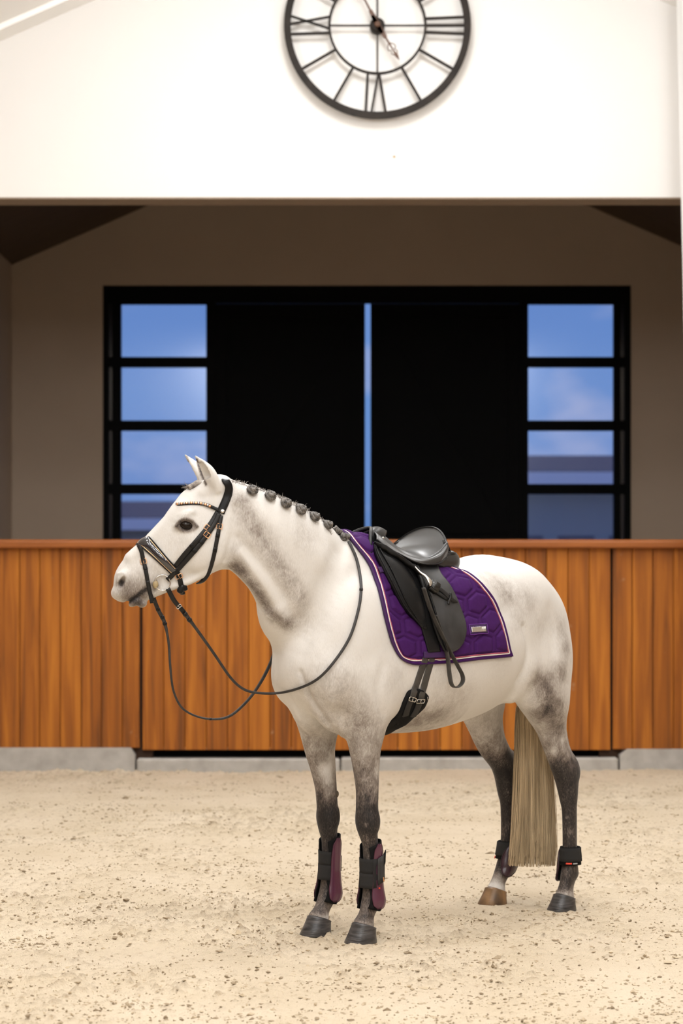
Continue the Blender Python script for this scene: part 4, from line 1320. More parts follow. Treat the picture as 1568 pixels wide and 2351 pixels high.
def coons(top, bot, left, right, nu, nv):
    t, b, l, r = resample(top, nu), resample(bot, nu), resample(left, nv), resample(right, nv)
    u = np.linspace(0, 1, nu)[:, None, None]; v = np.linspace(0, 1, nv)[None, :, None]
    C = (1 - v) * t[:, None] + v * b[:, None] + (1 - u) * l[None] + u * r[None]
    C -= (1 - u) * (1 - v) * t[0] + u * (1 - v) * t[-1] + (1 - u) * v * b[0] + u * v * b[-1]
    return C
def on_body(C):
    nu, nv = C.shape[:2]
    P = np.zeros((nu, nv, 3)); N = np.zeros((nu, nv, 3))
    for i in range(nu):
        for j in range(nv):
            P[i, j], N[i, j] = radial(C[i, j, 0], C[i, j, 1])
    for _ in range(3):                                  # even out the normals
        N[1:-1, 1:-1] = (N[1:-1, 1:-1] + N[:-2, 1:-1] + N[2:, 1:-1] + N[1:-1, :-2] + N[1:-1, 2:]) / 5
    N /= np.linalg.norm(N, axis=2, keepdims=True)
    return P, N
def shell(O, I):
    """closed sheet between two grids of the same shape (outer, inner)"""
    nu, nv = O.shape[:2]
    V = np.vstack([O.reshape(-1, 3), I.reshape(-1, 3)])
    id_ = np.arange(nu * nv).reshape(nu, nv); k = nu * nv
    q = np.stack([id_[:-1, :-1], id_[1:, :-1], id_[1:, 1:], id_[:-1, 1:]], -1).reshape(-1, 4)
    F = q[:, ::-1].tolist() + (q + k).tolist()
    ring = np.concatenate([id_[:, 0], id_[-1, 1:], id_[-2::-1, -1], id_[0, -2:0:-1]])
    n = len(ring)
    F += [(ring[i], ring[i] + k, ring[(i + 1) % n] + k, ring[(i + 1) % n])[::-1] for i in range(n)]
    return V, F
def mir(v, f):
    return body_mirror(np.asarray(v, float)), [tuple(q)[::-1] for q in f]
def spx(pts, off): return np.array([surfpx(x, y, off) for x, y in pts])
def strap(px, w, th, off=0.002, n=None, bvh=None, D=9.2):
    """strap laid on the horse along photo pixels; returns P, N"""
    n = n or max(12, len(px) * 8)
    S = spline(px, n)
    P, N = [], []
    for x, y in S:
        p, m = hit(x, y, D, bvh)
        P.append(p); N.append(m)
    P, N = np.array(P), np.array(N)
    for _ in range(4):
        P[1:-1] = .5 * P[1:-1] + .25 * (P[:-2] + P[2:]); N[1:-1] = .5 * N[1:-1] + .25 * (N[:-2] + N[2:])
    N /= np.linalg.norm(N, axis=1, keepdims=True)
    return P + N * off, N

m_leather = M('black_leather', (0.0055, 0.0055, 0.0058), 0.34, vary=(0.009, 0.009, 0.0095), vscale=9, bump=0.12, bscale=350, spec=0.22)
m_flap = M('worn_black_leather', (0.016, 0.0165, 0.0175), 0.42, vary=(0.040, 0.041, 0.044), vscale=9, bump=0.10, bscale=400, spec=0.5)
m_seat = M('polished_black_leather', (0.009, 0.009, 0.0095), 0.36, vary=(0.015, 0.015, 0.0155), vscale=6, spec=0.75)
m_strap = M('strap_leather', (0.007, 0.0066, 0.0064), 0.42, vary=(0.013, 0.012, 0.012), vscale=30, spec=0.28)
m_web = M('grey_strap', (0.030, 0.027, 0.024), 0.6, vary=(0.055, 0.050, 0.044), vscale=40, bump=.3, bscale=500)
m_purple = M('purple_quilt', (0.041, 0.0052, 0.080), 0.8, vary=(0.048, 0.0065, 0.092), vscale=60, bump=0.25, bscale=900, spec=.2)
m_purple_d = M('purple_binding', (0.034, 0.0045, 0.066), 0.7, bump=0.2, bscale=900)
m_white_cord = M('white_cord', (0.75, 0.70, 0.66), 0.6)
m_pink_cord = M('pink_cord', (0.40, 0.085, 0.13), 0.6)
m_steel = M('polished_steel', (0.62, 0.60, 0.57), 0.18, metal=1.0)
m_copper = M('rose_gold', (0.90, 0.50, 0.26), 0.32, metal=1.0)
m_neo = M('black_neoprene', (0.008, 0.008, 0.0083), 0.85, bump=0.2, bscale=700, spec=.15)

# ------------------------------------------------------------------ saddle pad
pad = thing('saddle_pad', tuple(toW((-.35, 0, 1.55))), 'purple quilted saddle pad with white and pink piping under the black saddle', 'saddle pad')
PT = .012
front = [(803, 1232), (817, 1249), (840, 1280), (857.5, 1315), (875, 1366), (886, 1415), (898, 1461), (910, 1492), (922, 1510)]
bottom = [(922, 1510), (936, 1520), (955, 1525.5), (990, 1524), (1047, 1521), (1104, 1514), (1162, 1508.5), (1179, 1507)]
rear = [(1047, 1303), (1070, 1310.5), (1090, 1323.5), (1116, 1349), (1139, 1381), (1153, 1415), (1165, 1453), (1173, 1490), (1179, 1507)]
fr_, bo_, re_ = spx(front, PT), spx(bottom, PT), spx(rear, PT)
fr_ = np.vstack([[fr_[0, 0] - .004, 0.0], fr_[fr_[:, 1] > .03]])
re_ = np.vstack([[re_[0, 0] + .03, 0.0], re_[re_[:, 1] > .03]])
top_ = np.array([fr_[0], re_[0]])
def sm2(c, n=80): return spline(c, n)
NU, NV = 200, 190
Cp = coons(np.linspace(top_[0], top_[1], 40), sm2(bo_), sm2(fr_), sm2(re_), NU, NV)
Pp, Np = on_body(Cp)
# quilting: honeycomb cells with a double stitch line between them
ax_ = np.concatenate([np.zeros((NU, 1)), np.cumsum(np.linalg.norm(np.diff(Pp, axis=1), axis=2), axis=1)], 1)
qx, qy = Cp[..., 0] / .145, ax_ / .112
def hexd(x, y):
    s = np.array([1.0, math.sqrt(3)])
    a = np.stack([np.mod(x, s[0]) - s[0] / 2, np.mod(y, s[1]) - s[1] / 2], -1)
    b = np.stack([np.mod(x - .5, s[0]) - s[0] / 2, np.mod(y - s[1] / 2, s[1]) - s[1] / 2], -1)
    g = np.abs(np.where(((a ** 2).sum(-1) < (b ** 2).sum(-1))[..., None], a, b))
    return .5 - np.maximum(g[..., 0], g[..., 0] * .5 + g[..., 1] * math.sqrt(3) / 2)
ed = hexd(qx, qy) * .112
bw = .0115
cell = .0105 * (1 - np.exp(-np.clip(ed - bw, 0, 1) / .005))
band = .0050 * np.clip(1 - (ed / bw) ** 2, 0, 1)
Hq = np.where(ed > bw, cell, band)
arc_u = np.concatenate([np.zeros((1, NV)), np.cumsum(np.linalg.norm(np.diff(Pp, axis=0), axis=2), axis=0)], 0)
dF, dR, dB = arc_u, arc_u[-1:] - arc_u, ax_[:, -1:] - ax_
dE = np.minimum(np.minimum(dF, dR), dB)
Hq *= np.clip((dE - .031) / .006, 0, 1)
Hq += .003 * np.clip(1 - (dE - .006) ** 2 / .00004, 0, 1)          # rolled hem
O_ = Pp + Np * (PT + Hq)[..., None]
mb = MB(); v, f = shell(O_, Pp + Np * .0015); mb.add(v, f); mb.add(*mir(v, f))
mb.build('quilted_panel', m_purple, pad, True)
def inset(d, off):
    """curve on the pad at distance d from its front, lower and rear edge"""
    i0 = [int(np.argmin(np.abs(dF[:, j] - d))) for j in range(NV)]
    i1 = [int(np.argmin(np.abs(dR[:, j] - d))) for j in range(NV)]
    jb = [int(np.argmin(np.abs(dB[i] - d))) for i in range(NU)]
    pts = []
    def at(i, j): return Pp[i, j] + Np[i, j] * (PT + off)
    pts += [at(i0[j], j) for j in range(2, NV) if dB[i0[j], j] > d]
    pts += [at(i, jb[i]) for i in range(NU) if dF[i, jb[i]] > d and dR[i, jb[i]] > d]
    pts += [at(i1[j], j) for j in range(NV - 1, 2, -1) if dB[i1[j], j] > d]
    P = resample(np.array(pts), 700)
    for _ in range(6): P[1:-1] = .5 * P[1:-1] + .25 * (P[:-2] + P[2:])
    return P
for d, mat, nm in ((.0190, m_white_cord, 'white_piping'), (.0250, m_pink_cord, 'pink_braid')):
    P = inset(d, .0012)
    tw_ = .0027 * (1 + .16 * np.sin(np.arange(700) * 2.2))
    mb = MB(); v, f = tube(P, tw_, 6); mb.add(v, f); mb.add(*mir(v, f))
    mb.build(nm, mat, pad, True)
edge = inset(.003, -.004)
mb = MB(); v, f = tube(edge, .0062, 8); mb.add(v, f); mb.add(*mir(v, f)); mb.build('edge_binding', m_purple_d, pad, True)
PADV, PADF = O_.reshape(-1, 3), None
id_ = np.arange(NU * NV).reshape(NU, NV)
qq = np.stack([id_[:-1, :-1], id_[1:, :-1], id_[1:, 1:], id_[:-1, 1:]], -1).reshape(-1, 4)[:, ::-1]
BVP = mkbvh(PADV, qq)                                   # ray target: pad surface
def patch(top, bot, left, right, off, th, nu=24, nv=40, offs=None, bul=None):
    """leather sheet on the body outlined by photo pixels; bul(u,v) adds a swelling; returns verts, faces, outer grid, normals"""
    T, B, L, R = (sm2(spx(c, off), 60) for c in (top, bot, left, right))
    C = coons(T, B, L, R, nu, nv)
    P, N = on_body(C)
    u = np.linspace(0, 1, nu)[:, None]; v = np.linspace(0, 1, nv)[None, :]
    o2 = (off + (bul(u, v) if bul else 0))
    o2 = np.broadcast_to(o2, (nu, nv))
    O = P + N * o2[..., None]
    v_, f_ = shell(O, P + N * (np.minimum(o2, off) - th)[..., None])
    return v_, f_, O, N
def both(nm, v, f, mat, par):
    o1 = build(nm, v, f, mat, par); v2, f2 = mir(v, f); o2 = build(nm, v2, f2, mat, par)
    return o1, o2
# label patch with a silver plate
v, f, Og, Ng = patch([(1077, 1434), (1118, 1431)], [(1080, 1457), (1121, 1454)], [(1077, 1434), (1080, 1457)], [(1118, 1431), (1121, 1454)], PT + .0140, .008, 8, 6)
lp = build('label_patch', v, f, m_purple_d, pad)
fr4 = np.vstack([Og[:, 0], Og[-1, 1:], Og[-2::-1, -1], Og[0, -2:0:-1]])
v, f = tube(fr4, .0012, 6, closed=True); build('patch_edge', v, f, M('violet_edge', (0.16, 0.03, 0.30), .5), lp)
v, f, Og, Ng = patch([(1083, 1440), (1115, 1438)], [(1084.5, 1451), (1116.5, 1449)], [(1083, 1440), (1084.5, 1451)], [(1115, 1438), (1116.5, 1449)], PT + .0160, .003, 18, 8)
pl_ = build('silver_plate', v, f, m_steel, lp)
mb = MB()
def plate(u, v_, o=.0008):
    i, j = u * 17, v_ * 7
    i0, j0 = min(int(i), 16), min(int(j), 6); a, b = i - i0, j - j0
    p = (1 - a) * (1 - b) * Og[i0, j0] + a * (1 - b) * Og[i0 + 1, j0] + (1 - a) * b * Og[i0, j0 + 1] + a * b * Og[i0 + 1, j0 + 1]
    return p + Ng[i0, j0] * o
for a, b in (((.70, 1), (.73, .0)), ((.73, .0), (.79, 1)), ((.79, 1), (.82, .0)), ((.86, 1), (.88, .0)), ((.88, 0), (.94, 1)), ((.94, 1), (.97, 0)),
             ((.03, -.05), (.08, .25)), ((.10, -.1), (.13, .22)), ((.18, -.05), (.20, .2)), ((.27, -.1), (.29, .2)), ((.36, -.12), (.39, .22)), ((.44, -.05), (.47, .2)), ((.52, -.1), (.56, .22)), ((.6, -.08), (.63, .2))):
    v, f = tube(np.array([plate(*a), plate(*b)]), .0007, 5); mb.add(v, f)
mb.build('plate_marks', M('bright_mark', (0.8, 0.8, 0.78), .2, metal=1), pl_, True)
v, f, _, _ = patch([(974, 1496), (1032, 1494)], [(974, 1511), (1034, 1509)], [(974, 1496), (974, 1511)], [(1032, 1494), (1034, 1509)], PT + .0135, .006, 16, 6)
both('girth_keeper', v, f, m_purple_d, pad)
v, f, _, _ = patch([(868, 1302), (880, 1300)], [(874, 1314), (889, 1312)], [(868, 1302), (874, 1314)], [(880, 1300), (889, 1312)], PT + .0135, .006, 6, 6)
both('billet_keeper', v, f, m_purple_d, pad)

# ------------------------------------------------------------------ girth
girth = thing('girth', tuple(toW((-.28, 0, .86))), 'black girth with two silver buckles around the belly behind the front legs', 'girth')
gp = spx([(966, 1584), (955, 1610), (936, 1640), (912, 1666)], .014)
xb = gp[-1, 0] + .02
path = [tuple(p) for p in gp] + [(xb, 2.72), (xb + .002, math.pi)]
half = spline(path, 40)
full = np.vstack([half, np.stack([half[::-1][1:, 0], 2 * math.pi - half[::-1][1:, 1]], 1)])
w_ = np.interp(np.linspace(0, 1, len(full)), [0, .03, .10, .20, .35, .5, .65, .8, .90, .97, 1], [.024, .068, .078, .060, .058, .062, .058, .060, .078, .068, .024])
G_ = np.zeros((len(full), 9, 2))
tv = np.stack([np.gradient(full[:, 0]), np.gradient(full[:, 1]) * .36], 1); tv /= np.linalg.norm(tv, axis=1, keepdims=True)
for j, t_ in enumerate(np.linspace(-1, 1, 9)):
    G_[:, j, 0] = full[:, 0] + tv[:, 1] * w_ * t_
    G_[:, j, 1] = full[:, 1] - tv[:, 0] * w_ * t_ / .36
Pg, Ng_ = on_body(G_)
bulge = np.array([.004, .012, .015, .016, .016, .016, .015, .012, .004])[None, :, None]
v, f = shell(Pg + Ng_ * bulge, Pg + Ng_ * .0005); build('girth_body', v, f, m_neo, girth)
BVG = mkbvh((Pg + Ng_ * bulge).reshape(-1, 3), np.stack([(lambda I: I[:-1, :-1])(np.arange(Pg.shape[0] * 9).reshape(-1, 9)), (lambda I: I[1:, :-1])(np.arange(Pg.shape[0] * 9).reshape(-1, 9)), (lambda I: I[1:, 1:])(np.arange(Pg.shape[0] * 9).reshape(-1, 9)), (lambda I: I[:-1, 1:])(np.arange(Pg.shape[0] * 9).reshape(-1, 9))], -1).reshape(-1, 4)[:, ::-1])
def layered(px, w, th, off, n=30):
    """strap over pad and girth: the nearest of the layers met by the ray"""
    S = spline(px, n); P = []; N = []
    for x, y in S:
        best = None
        for bv in (BVG, BVP, BVH):
            l, m, i, d = bv.ray_cast(CAM, raydir(x, y))
            if l is not None and (best is None or d < best[2]): best = (np.array(l), np.array(m), d)
        if best is None: best = (*hit(x, y), 0)
        m = best[1] if best[1] @ np.array([0, -1, 0]) > 0 else -best[1]
        P.append(best[0]); N.append(m)
    P, N = np.array(P), np.array(N)
    for _ in range(5):
        P[1:-1] = .5 * P[1:-1] + .25 * (P[:-2] + P[2:]); N[1:-1] = .5 * N[1:-1] + .25 * (N[:-2] + N[2:])
    N /= np.linalg.norm(N, axis=1, keepdims=True)
    return ribbon(P + N * off, N, w, th), P + N * off, N
def buckle(c, t, n, w, h, mat, par, r=.0016, name='buckle'):
    """rectangular buckle frame: centre, along-strap direction, normal"""
    t = nrm(t - (t @ n) * n); b = np.cross(n, t)
    cs = [(-1, -1), (-.0, -1.05), (1, -1), (1.05, 0), (1, 1), (0, 1.05), (-1, 1), (-1.05, 0)]
    P = np.array([c + t * a * h / 2 + b * d * w / 2 for a, d in cs])
    mb = MB(); v, f = tube(P, r, 6, closed=True); mb.add(v, f)
    v, f = tube(np.array([c - t * h * .5, c + t * h * .55 + n * r]), r * .7, 5); mb.add(v, f)
    return mb.build(name, mat, par, True)
for a, b in (((978, 1508), (946, 1602)), ((992, 1509), (965, 1608))):
    mid = ((a[0] + b[0]) / 2 - 1, (a[1] + b[1]) / 2)
    (v, f), P, N = layered([a, mid, b], .0325, .0035, .001)
    both('billet_strap', v, f, m_web, girth)
for a, m_, b in (((944, 1604), (936, 1622), (930, 1642)), ((963, 1608), (957, 1626), (947, 1644))):
    (v, f), P, N = layered([a, m_, b], .033, .006, .002)
    both('elastic_end', v, f, M('dark_elastic', (0.020, 0.018, 0.016), .8, bump=.5, bscale=500), girth)
    buckle(P[0] + N[0] * .007, P[3] - P[0], N[0], .040, .017, m_steel, girth, .0024)
(v, f), P, N = layered([(981, 1600), (982, 1607)], .003, .001, .001, 5); build('tiny_tag', v, f, m_white_cord, girth)

# ------------------------------------------------------------------ saddle
saddle = thing('saddle', tuple(toW((-.36, 0, 1.60))), 'black leather dressage saddle on the purple pad', 'saddle')
# panel flap carrying the thigh block (left and right)
kb = lambda u, v: .004 + .020 * np.sin(np.pi * np.clip(u, 0, 1)) ** .8 * np.sin(np.pi * np.clip(v * .92 + .08, 0, 1)) ** .9
v, f, Og, Ng = patch([(858, 1246), (868, 1250), (884, 1262)], [(968, 1440), (974, 1443), (979, 1444)],
                     [(858, 1246), (862, 1266), (875, 1295), (898, 1341), (915, 1375), (932, 1401), (955, 1426), (968, 1440)],
                     [(884, 1262), (915, 1284), (938, 1311), (954, 1341), (966, 1367), (976, 1410), (979, 1444)], .030, .012, 26, 44, bul=kb)
both('thigh_block', v, f, m_leather, saddle)
for k_, d_ in ((1, .0), (4, .002)):                     # double rolled seam along its front edge
    P = Og[k_] + Ng[k_] * (.002 + d_)
    v, f = tube(resample(P, 60), .0052 if k_ == 1 else .0034, 8); both('front_roll', v, f, m_leather, saddle)
# sweat flap, the dark sheet under everything
v, f, _, _ = patch([(900, 1280), (960, 1300)], [(984, 1498), (1012, 1496)], [(900, 1280), (940, 1370), (968, 1440), (984, 1498)], [(960, 1300), (985, 1380), (1004, 1450), (1012, 1496)], .029, .008, 12, 30)
both('sweat_flap', v, f, m_leather, saddle)
# main flap
flap_l = [(944, 1290), (962, 1322), (973, 1354), (987, 1398), (998, 1438), (1009, 1472), (1020, 1494)]
flap_r = [(1003, 1294), (1013, 1315), (1033, 1341), (1053, 1381), (1067, 1418), (1071.5, 1447), (1065, 1475)]
v, f, Og, Ng = patch([(944, 1290), (975, 1295), (1003, 1294)], [(1020, 1494), (1036, 1497), (1052, 1491), (1065, 1475)], flap_l, flap_r, .040, .007, 26, 50,
                     bul=lambda u, v: .006 * np.sin(np.pi * u) * np.sin(np.pi * v))
both('flap', v, f, m_flap, saddle)
P = resample(Og[0] + Ng[0] * .004, 60)
v, f = tube(P, np.interp(np.linspace(0, 1, 60), [0, .1, .7, 1], [.008, .010, .009, .005]), 8); both('flap_roll', v, f, m_leather, saddle)
P = resample(Og[2] + Ng[2] * .007, 60); v, f = tube(P, .0050, 8); both('flap_roll', v, f, m_leather, saddle)
# upper flap band rising to the pommel
v, f, Og, Ng = patch([(862, 1244), (880, 1252), (905, 1266)], [(938, 1296), (955, 1308), (968, 1320)], [(862, 1244), (895, 1268), (920, 1282), (938, 1296)], [(905, 1266), (930, 1283), (952, 1300), (968, 1320)], .058, .014, 14, 20,
                     bul=lambda u, v: .008 * np.sin(np.pi * u))
both('stirrup_bar_cover', v, f, m_leather, saddle)
# seat: front to back sections across the horse
SEC = [(-.185, 1.762, .030, -.012, .012), (-.215, 1.756, .058, -.026, .030), (-.255, 1.735, .074, -.040, .030), (-.32, 1.690, .100, -.045, .012), (-.40, 1.664, .138, -.036, .006),
       (-.465, 1.682, .160, -.026, .010), (-.515, 1.722, .166, -.034, .022), (-.548, 1.760, .164, -.060, .040), (-.562, 1.776, .158, -.075, .050)]
K = spline(np.array(SEC), 40)
vv = np.linspace(-1, 1, 31)
S_ = np.zeros((40, 31, 3))
for i, (x, zc, w, dz, bow) in enumerate(K):
    S_[i] = np.stack([x + bow * vv ** 2, w * vv, zc + dz * np.abs(vv) ** 2.2], 1)
Sw = toW(S_)
dn = np.gradient(Sw, axis=0), np.gradient(Sw, axis=1)
Ns = np.cross(dn[0], dn[1]); Ns /= np.linalg.norm(Ns, axis=2, keepdims=True)
if Ns[20, 15, 2] < 0: Ns = -Ns
v, f = shell(Sw, Sw - Ns * .018); build('seat', v, f, m_seat, saddle)
rimP = np.vstack([Sw[12:, 0], Sw[-1, 1:-1], Sw[:11:-1, -1]])
v, f = tube(resample(rimP - E3 * .004, 120), .0050, 8); build('cantle_rim', v, f, m_leather, saddle)
# skirts: from the seat edge down to the flap
low = [(866, 1240), (884, 1254), (905, 1266), (930, 1279), (952, 1290), (975, 1296), (1000, 1296), (1015, 1291), (1027, 1276)]
lowp = []
for x, y in spline(low, 40):
    c_ = surfpx(x, y, .060); p, n = radial(*c_); lowp.append(p + n * .060)
lowp = np.array(lowp)
for _ in range(4): lowp[1:-1] = .5 * lowp[1:-1] + .25 * (lowp[:-2] + lowp[2:])
t_ = np.linspace(0, 1, 12)[None, :, None]
top_e = Sw[:, -1]
mid_n = nrm(E2 * .8 + E3 * .6)
SK = top_e[:, None] * (1 - t_) + lowp[:, None] * t_ + mid_n * (.012 * np.sin(np.pi * t_))
v, f = shell(SK, SK - mid_n * .007); both('skirt', v, f, m_seat, saddle)
v, f = tube(resample(lowp, 60), .0042, 6); both('skirt_edge', v, f, m_leather, saddle)
# small round stud on the skirt near the pommel
c_ = SK[4, 4] + mid_n * .001
def disc(c, n, r, th, seg=18, dome=.5):
    n = nrm(n); a = nrm(np.cross(n, (0.1, .2, 1))); b = np.cross(n, a)
    ang = np.linspace(0, 2 * math.pi, seg, endpoint=False)
    rings = [[c + n * z + r_ * (math.cos(t) * a + math.sin(t) * b) for t in ang] for r_, z in ((r, 0), (r, th * .6), (r * .8, th), (r * .3, th * 1.1))]
    return loft(rings)
v, f = disc(c_, mid_n, .0055, .003); both('stud', v, f, m_steel, saddle)
# cantle back and rear panels
low_c = toW(np.stack([np.full(31, -.60) + .05 * vv ** 2, .150 * vv, np.full(31, 1.655) - .03 * vv ** 2], 1))
CB = Sw[-1][:, None] * (1 - t_) + low_c[:, None] * t_ - E1 * (.012 * np.sin(np.pi * t_))
v, f = shell(CB, CB + E1 * .01); build('cantle_back', v, f, m_leather, saddle)
def blobmesh(c, r, nu=24, nv=14, pw=2.4):
    V = []; F = []
    for i in range(nv + 1):
        ph = math.pi * i / nv
        for j in range(nu):
            a = 2 * math.pi * j / nu
            d = np.array([math.sin(ph) * math.cos(a), math.sin(ph) * math.sin(a), math.cos(ph)])
            d = d / (np.abs(d) ** pw).sum() ** (1 / pw)
            V.append(toW(np.array(c) + d * np.array(r)))
    for i in range(nv):
        for j in range(nu):
            F.append((i * nu + j, (i + 1) * nu + j, (i + 1) * nu + (j + 1) % nu, i * nu + (j + 1) % nu))
    return V, F
v, f = blobmesh((-.535, .112, 1.618), (.088, .058, .054)); both('rear_panel', v, f, m_seat, saddle)
P = toW(np.array([(-.47, .17, 1.66), (-.55, .165, 1.655), (-.60, .13, 1.655), (-.625, .06, 1.665)])); v, f = tube(spline(P, 30), .004, 6); both('panel_welt', v, f, m_leather, saddle)
# tree and gullet between the panels, closing the hollow under the seat
GT = []
for x, zt, w in ((-.20, 1.735, .045), (-.28, 1.70, .07), (-.38, 1.652, .10), (-.48, 1.665, .12), (-.56, 1.70, .115)):
    GT.append(toW(np.array([(x, w, 1.62), (x, w * .9, zt - .02), (x, 0, zt - .012), (x, -w * .9, zt - .02), (x, -w, 1.62), (x, 0, 1.60)])))
v, f = loft(GT); build('tree', v, f, m_leather, saddle, False)
# pommel arch
AR = [(-.075, .112, 1.645), (-.100, .088, 1.695), (-.135, .056, 1.738), (-.165, .028, 1.757), (-.185, 0, 1.763), (-.165, -.028, 1.757), (-.135, -.056, 1.738), (-.100, -.088, 1.695), (-.075, -.112, 1.645)]
arP = spline(toW(np.array(AR)), 50)
v, f = tube(arP, np.interp(np.linspace(0, 1, 50), [0, .3, .5, .7, 1], [.010, .009, .008, .009, .010]), 10); build('pommel_arch', v, f, m_leather, saddle)
bk = spline(toW(np.array([(x - .075 - .03 * (1 - abs(i - 4) / 4), y * .96, z - .022 + .012 * (1 - abs(i - 4) / 4)) for i, (x, y, z) in enumerate(AR)])), 50)
PA = arP[:, None] * (1 - t_) + bk[:, None] * t_ + E3 * (.012 * np.sin(np.pi * t_))
v, f = shell(PA, PA - E3 * .008); build('pommel_cover', v, f, m_leather, saddle)
# stirrup iron run up under the skirt
def offpx(px, py, off):
    c_ = surfpx(px, py, off); p, n = radial(*c_); return p + n * off, n
a0, n0 = offpx(952, 1303, .072); a1, _ = offpx(964, 1314, .082); a2, _ = offpx(978, 1325, .092); a3, _ = offpx(986, 1335, .098); a4, n4 = offpx(990, 1344, .096)
P = spline([a0, a1, a2, a3, a4], 24); N_ = np.tile(n0, (24, 1))
v, f = ribbon(P, N_, np.interp(np.linspace(0, 1, 24), [0, .5, .8, 1], [.006, .010, .024, .028]), .007); both('stirrup_iron', v, f, m_steel, saddle)
b0, nb = offpx(989, 1341, .088); b1, _ = offpx(1003, 1352, .088)
ax0 = nrm(b1 - b0); ax1 = nrm(np.cross(nb, ax0)); cc = (b0 + b1) / 2
V = [cc + ax0 * a * .024 + ax1 * b * .026 + nb * c * .018 for a in (-1, 1) for b in (-1, 1) for c in (-1, 1)]
bm_ = bmesh.new()
vs = [bm_.verts.new(p) for p in V]
for q in ((0, 1, 3, 2), (4, 6, 7, 5), (0, 4, 5, 1), (2, 3, 7, 6), (0, 2, 6, 4), (1, 5, 7, 3)): bm_.faces.new([vs[i] for i in q])
bmesh.ops.bevel(bm_, geom=list(bm_.edges), offset=.006, segments=3, affect='EDGES')
bm_.verts.index_update()
both('stirrup_tread', [p.co[:] for p in bm_.verts], [[q.index for q in f_.verts] for f_ in bm_.faces], M('black_rubber', (0.008, 0.007, 0.006), .3), saddle); bm_.free()
# leather tail through its keeper
pts = [offpx(x, y, .052) for x, y in ((1000, 1346), (1015, 1356), (1030, 1370), (1040, 1378), (1050, 1383))]
P = spline([p for p, n in pts], 30); N_ = spline([n for p, n in pts], 30)
v, f = ribbon(P, N_, np.interp(np.linspace(0, 1, 30), [0, .85, 1], [.020, .020, .006]), .004); both('stirrup_strap_end', v, f, m_strap, saddle)
pts = [offpx(x, y, .058) for x, y in ((1034, 1361), (1035, 1370), (1031, 1380), (1029, 1388))]
P = spline([p for p, n in pts], 12); N_ = spline([n for p, n in pts], 12)
v, f = ribbon(P, N_, .011, .005); both('strap_keeper', v, f, m_strap, saddle)
pts = [offpx(x, y, .050) for x, y in ((996, 1356), (1012, 1366), (1028, 1376))]
P = spline([p for p, n in pts], 12); N_ = spline([n for p, n in pts], 12)
v, f = ribbon(P, N_, .016, .003); both('stirrup_strap_end', v, f, m_strap, saddle)
# stirrup leather hanging in a loop
LP = [(972, 1350, .060), (985, 1392, .062), (1000, 1428, .060), (1018, 1466, .060), (1036, 1502, .062), (1052, 1532, .062), (1061, 1550, .062), (1062, 1564, .062), (1054, 1575, .060),
      (1043, 1577, .058), (1036, 1568, .056), (1032, 1545, .054), (1029, 1515, .052), (1022, 1480, .050), (1012, 1448, .050), (1000, 1412, .048)]
base_p, base_n = hit(1010, 1440); hP = toH(base_p)
pl0 = toW(np.array([0, hP[1] + .055, 0])); pts = []
for x, y, o in LP:                                      # hangs in a plane parallel to the horse's side
    d = np.array([(x - CXP) / FPX, 1, (HOR - y) / FPX]); q = np.array([0, 0, CAMH])
    off = hP[1] + .062 + .010 * math.sin(o * 900)
    t__ = ((HF + E2 * (hP[1] + .055 + (o - .055) * .9) - q) @ E2) / (d @ E2)
    pts.append(q + d * t__)
P = spline(pts, 90); T = tangents(P)
N_ = np.cross(T, np.tile(E2, (90, 1)))
v, f = ribbon(P, -N_, .024, .0042); both('stirrup_leather', v, f, m_web, saddle)
# ------------------------------------------------------------------ bridle
bridle = thing('bridle', tuple(headpt(440, 1230, 0)), 'black leather bridle with rose gold buckles and patent noseband on the horse head', 'bridle')
def hm(P): return head_mirror(np.asarray(P, float))
def hmN(N):
    N = np.asarray(N, float)
    return N - 2 * (N @ HL)[:, None] * HL
def smooth(P, k=6):
    P = np.array(P, float)
    for _ in range(k): P[1:-1] = .5 * P[1:-1] + .25 * (P[:-2] + P[2:])
    return P
def over(px, off, n=40, first=False):
    """strap path from photo pixels on the left side, over the top (or under the jaw) and down the right side"""
    P, N = strap(px, 0, 0, off, n, D=9.05)
    Q = np.vstack([P[::-1], hm(P)]) ; M_ = np.vstack([N[::-1], hmN(N)])
    Q = resample(np.hstack([Q, M_]), 2 * n)
    Q = smooth(Q, 6)
    return Q[:, :3], nrm_rows(Q[:, 3:])
def nrm_rows(N): return N / np.maximum(np.linalg.norm(N, axis=1, keepdims=True), 1e-9)
def lr(nm, v, f, mat, par):
    a = build(nm, v, f, mat, par)
    b = build(nm, hm(v), [tuple(q)[::-1] for q in f], mat, par)
    return a, b
# headpiece over the poll
P, N = over([(516, 1103), (524, 1114), (525, 1126), (520, 1146), (512, 1164), (506, 1178)], .003)
v, f = ribbon(P, N, .034, .0065); hp = build('headpiece', v, f, m_leather, bridle)
for o in (-.0125, .0125):
    T = tangents(P); B = np.cross(T, N)
    v, f = tube(P + B * o + N * .0062, .0013, 5); build('headpiece_stitching', v, f, m_strap, hp)
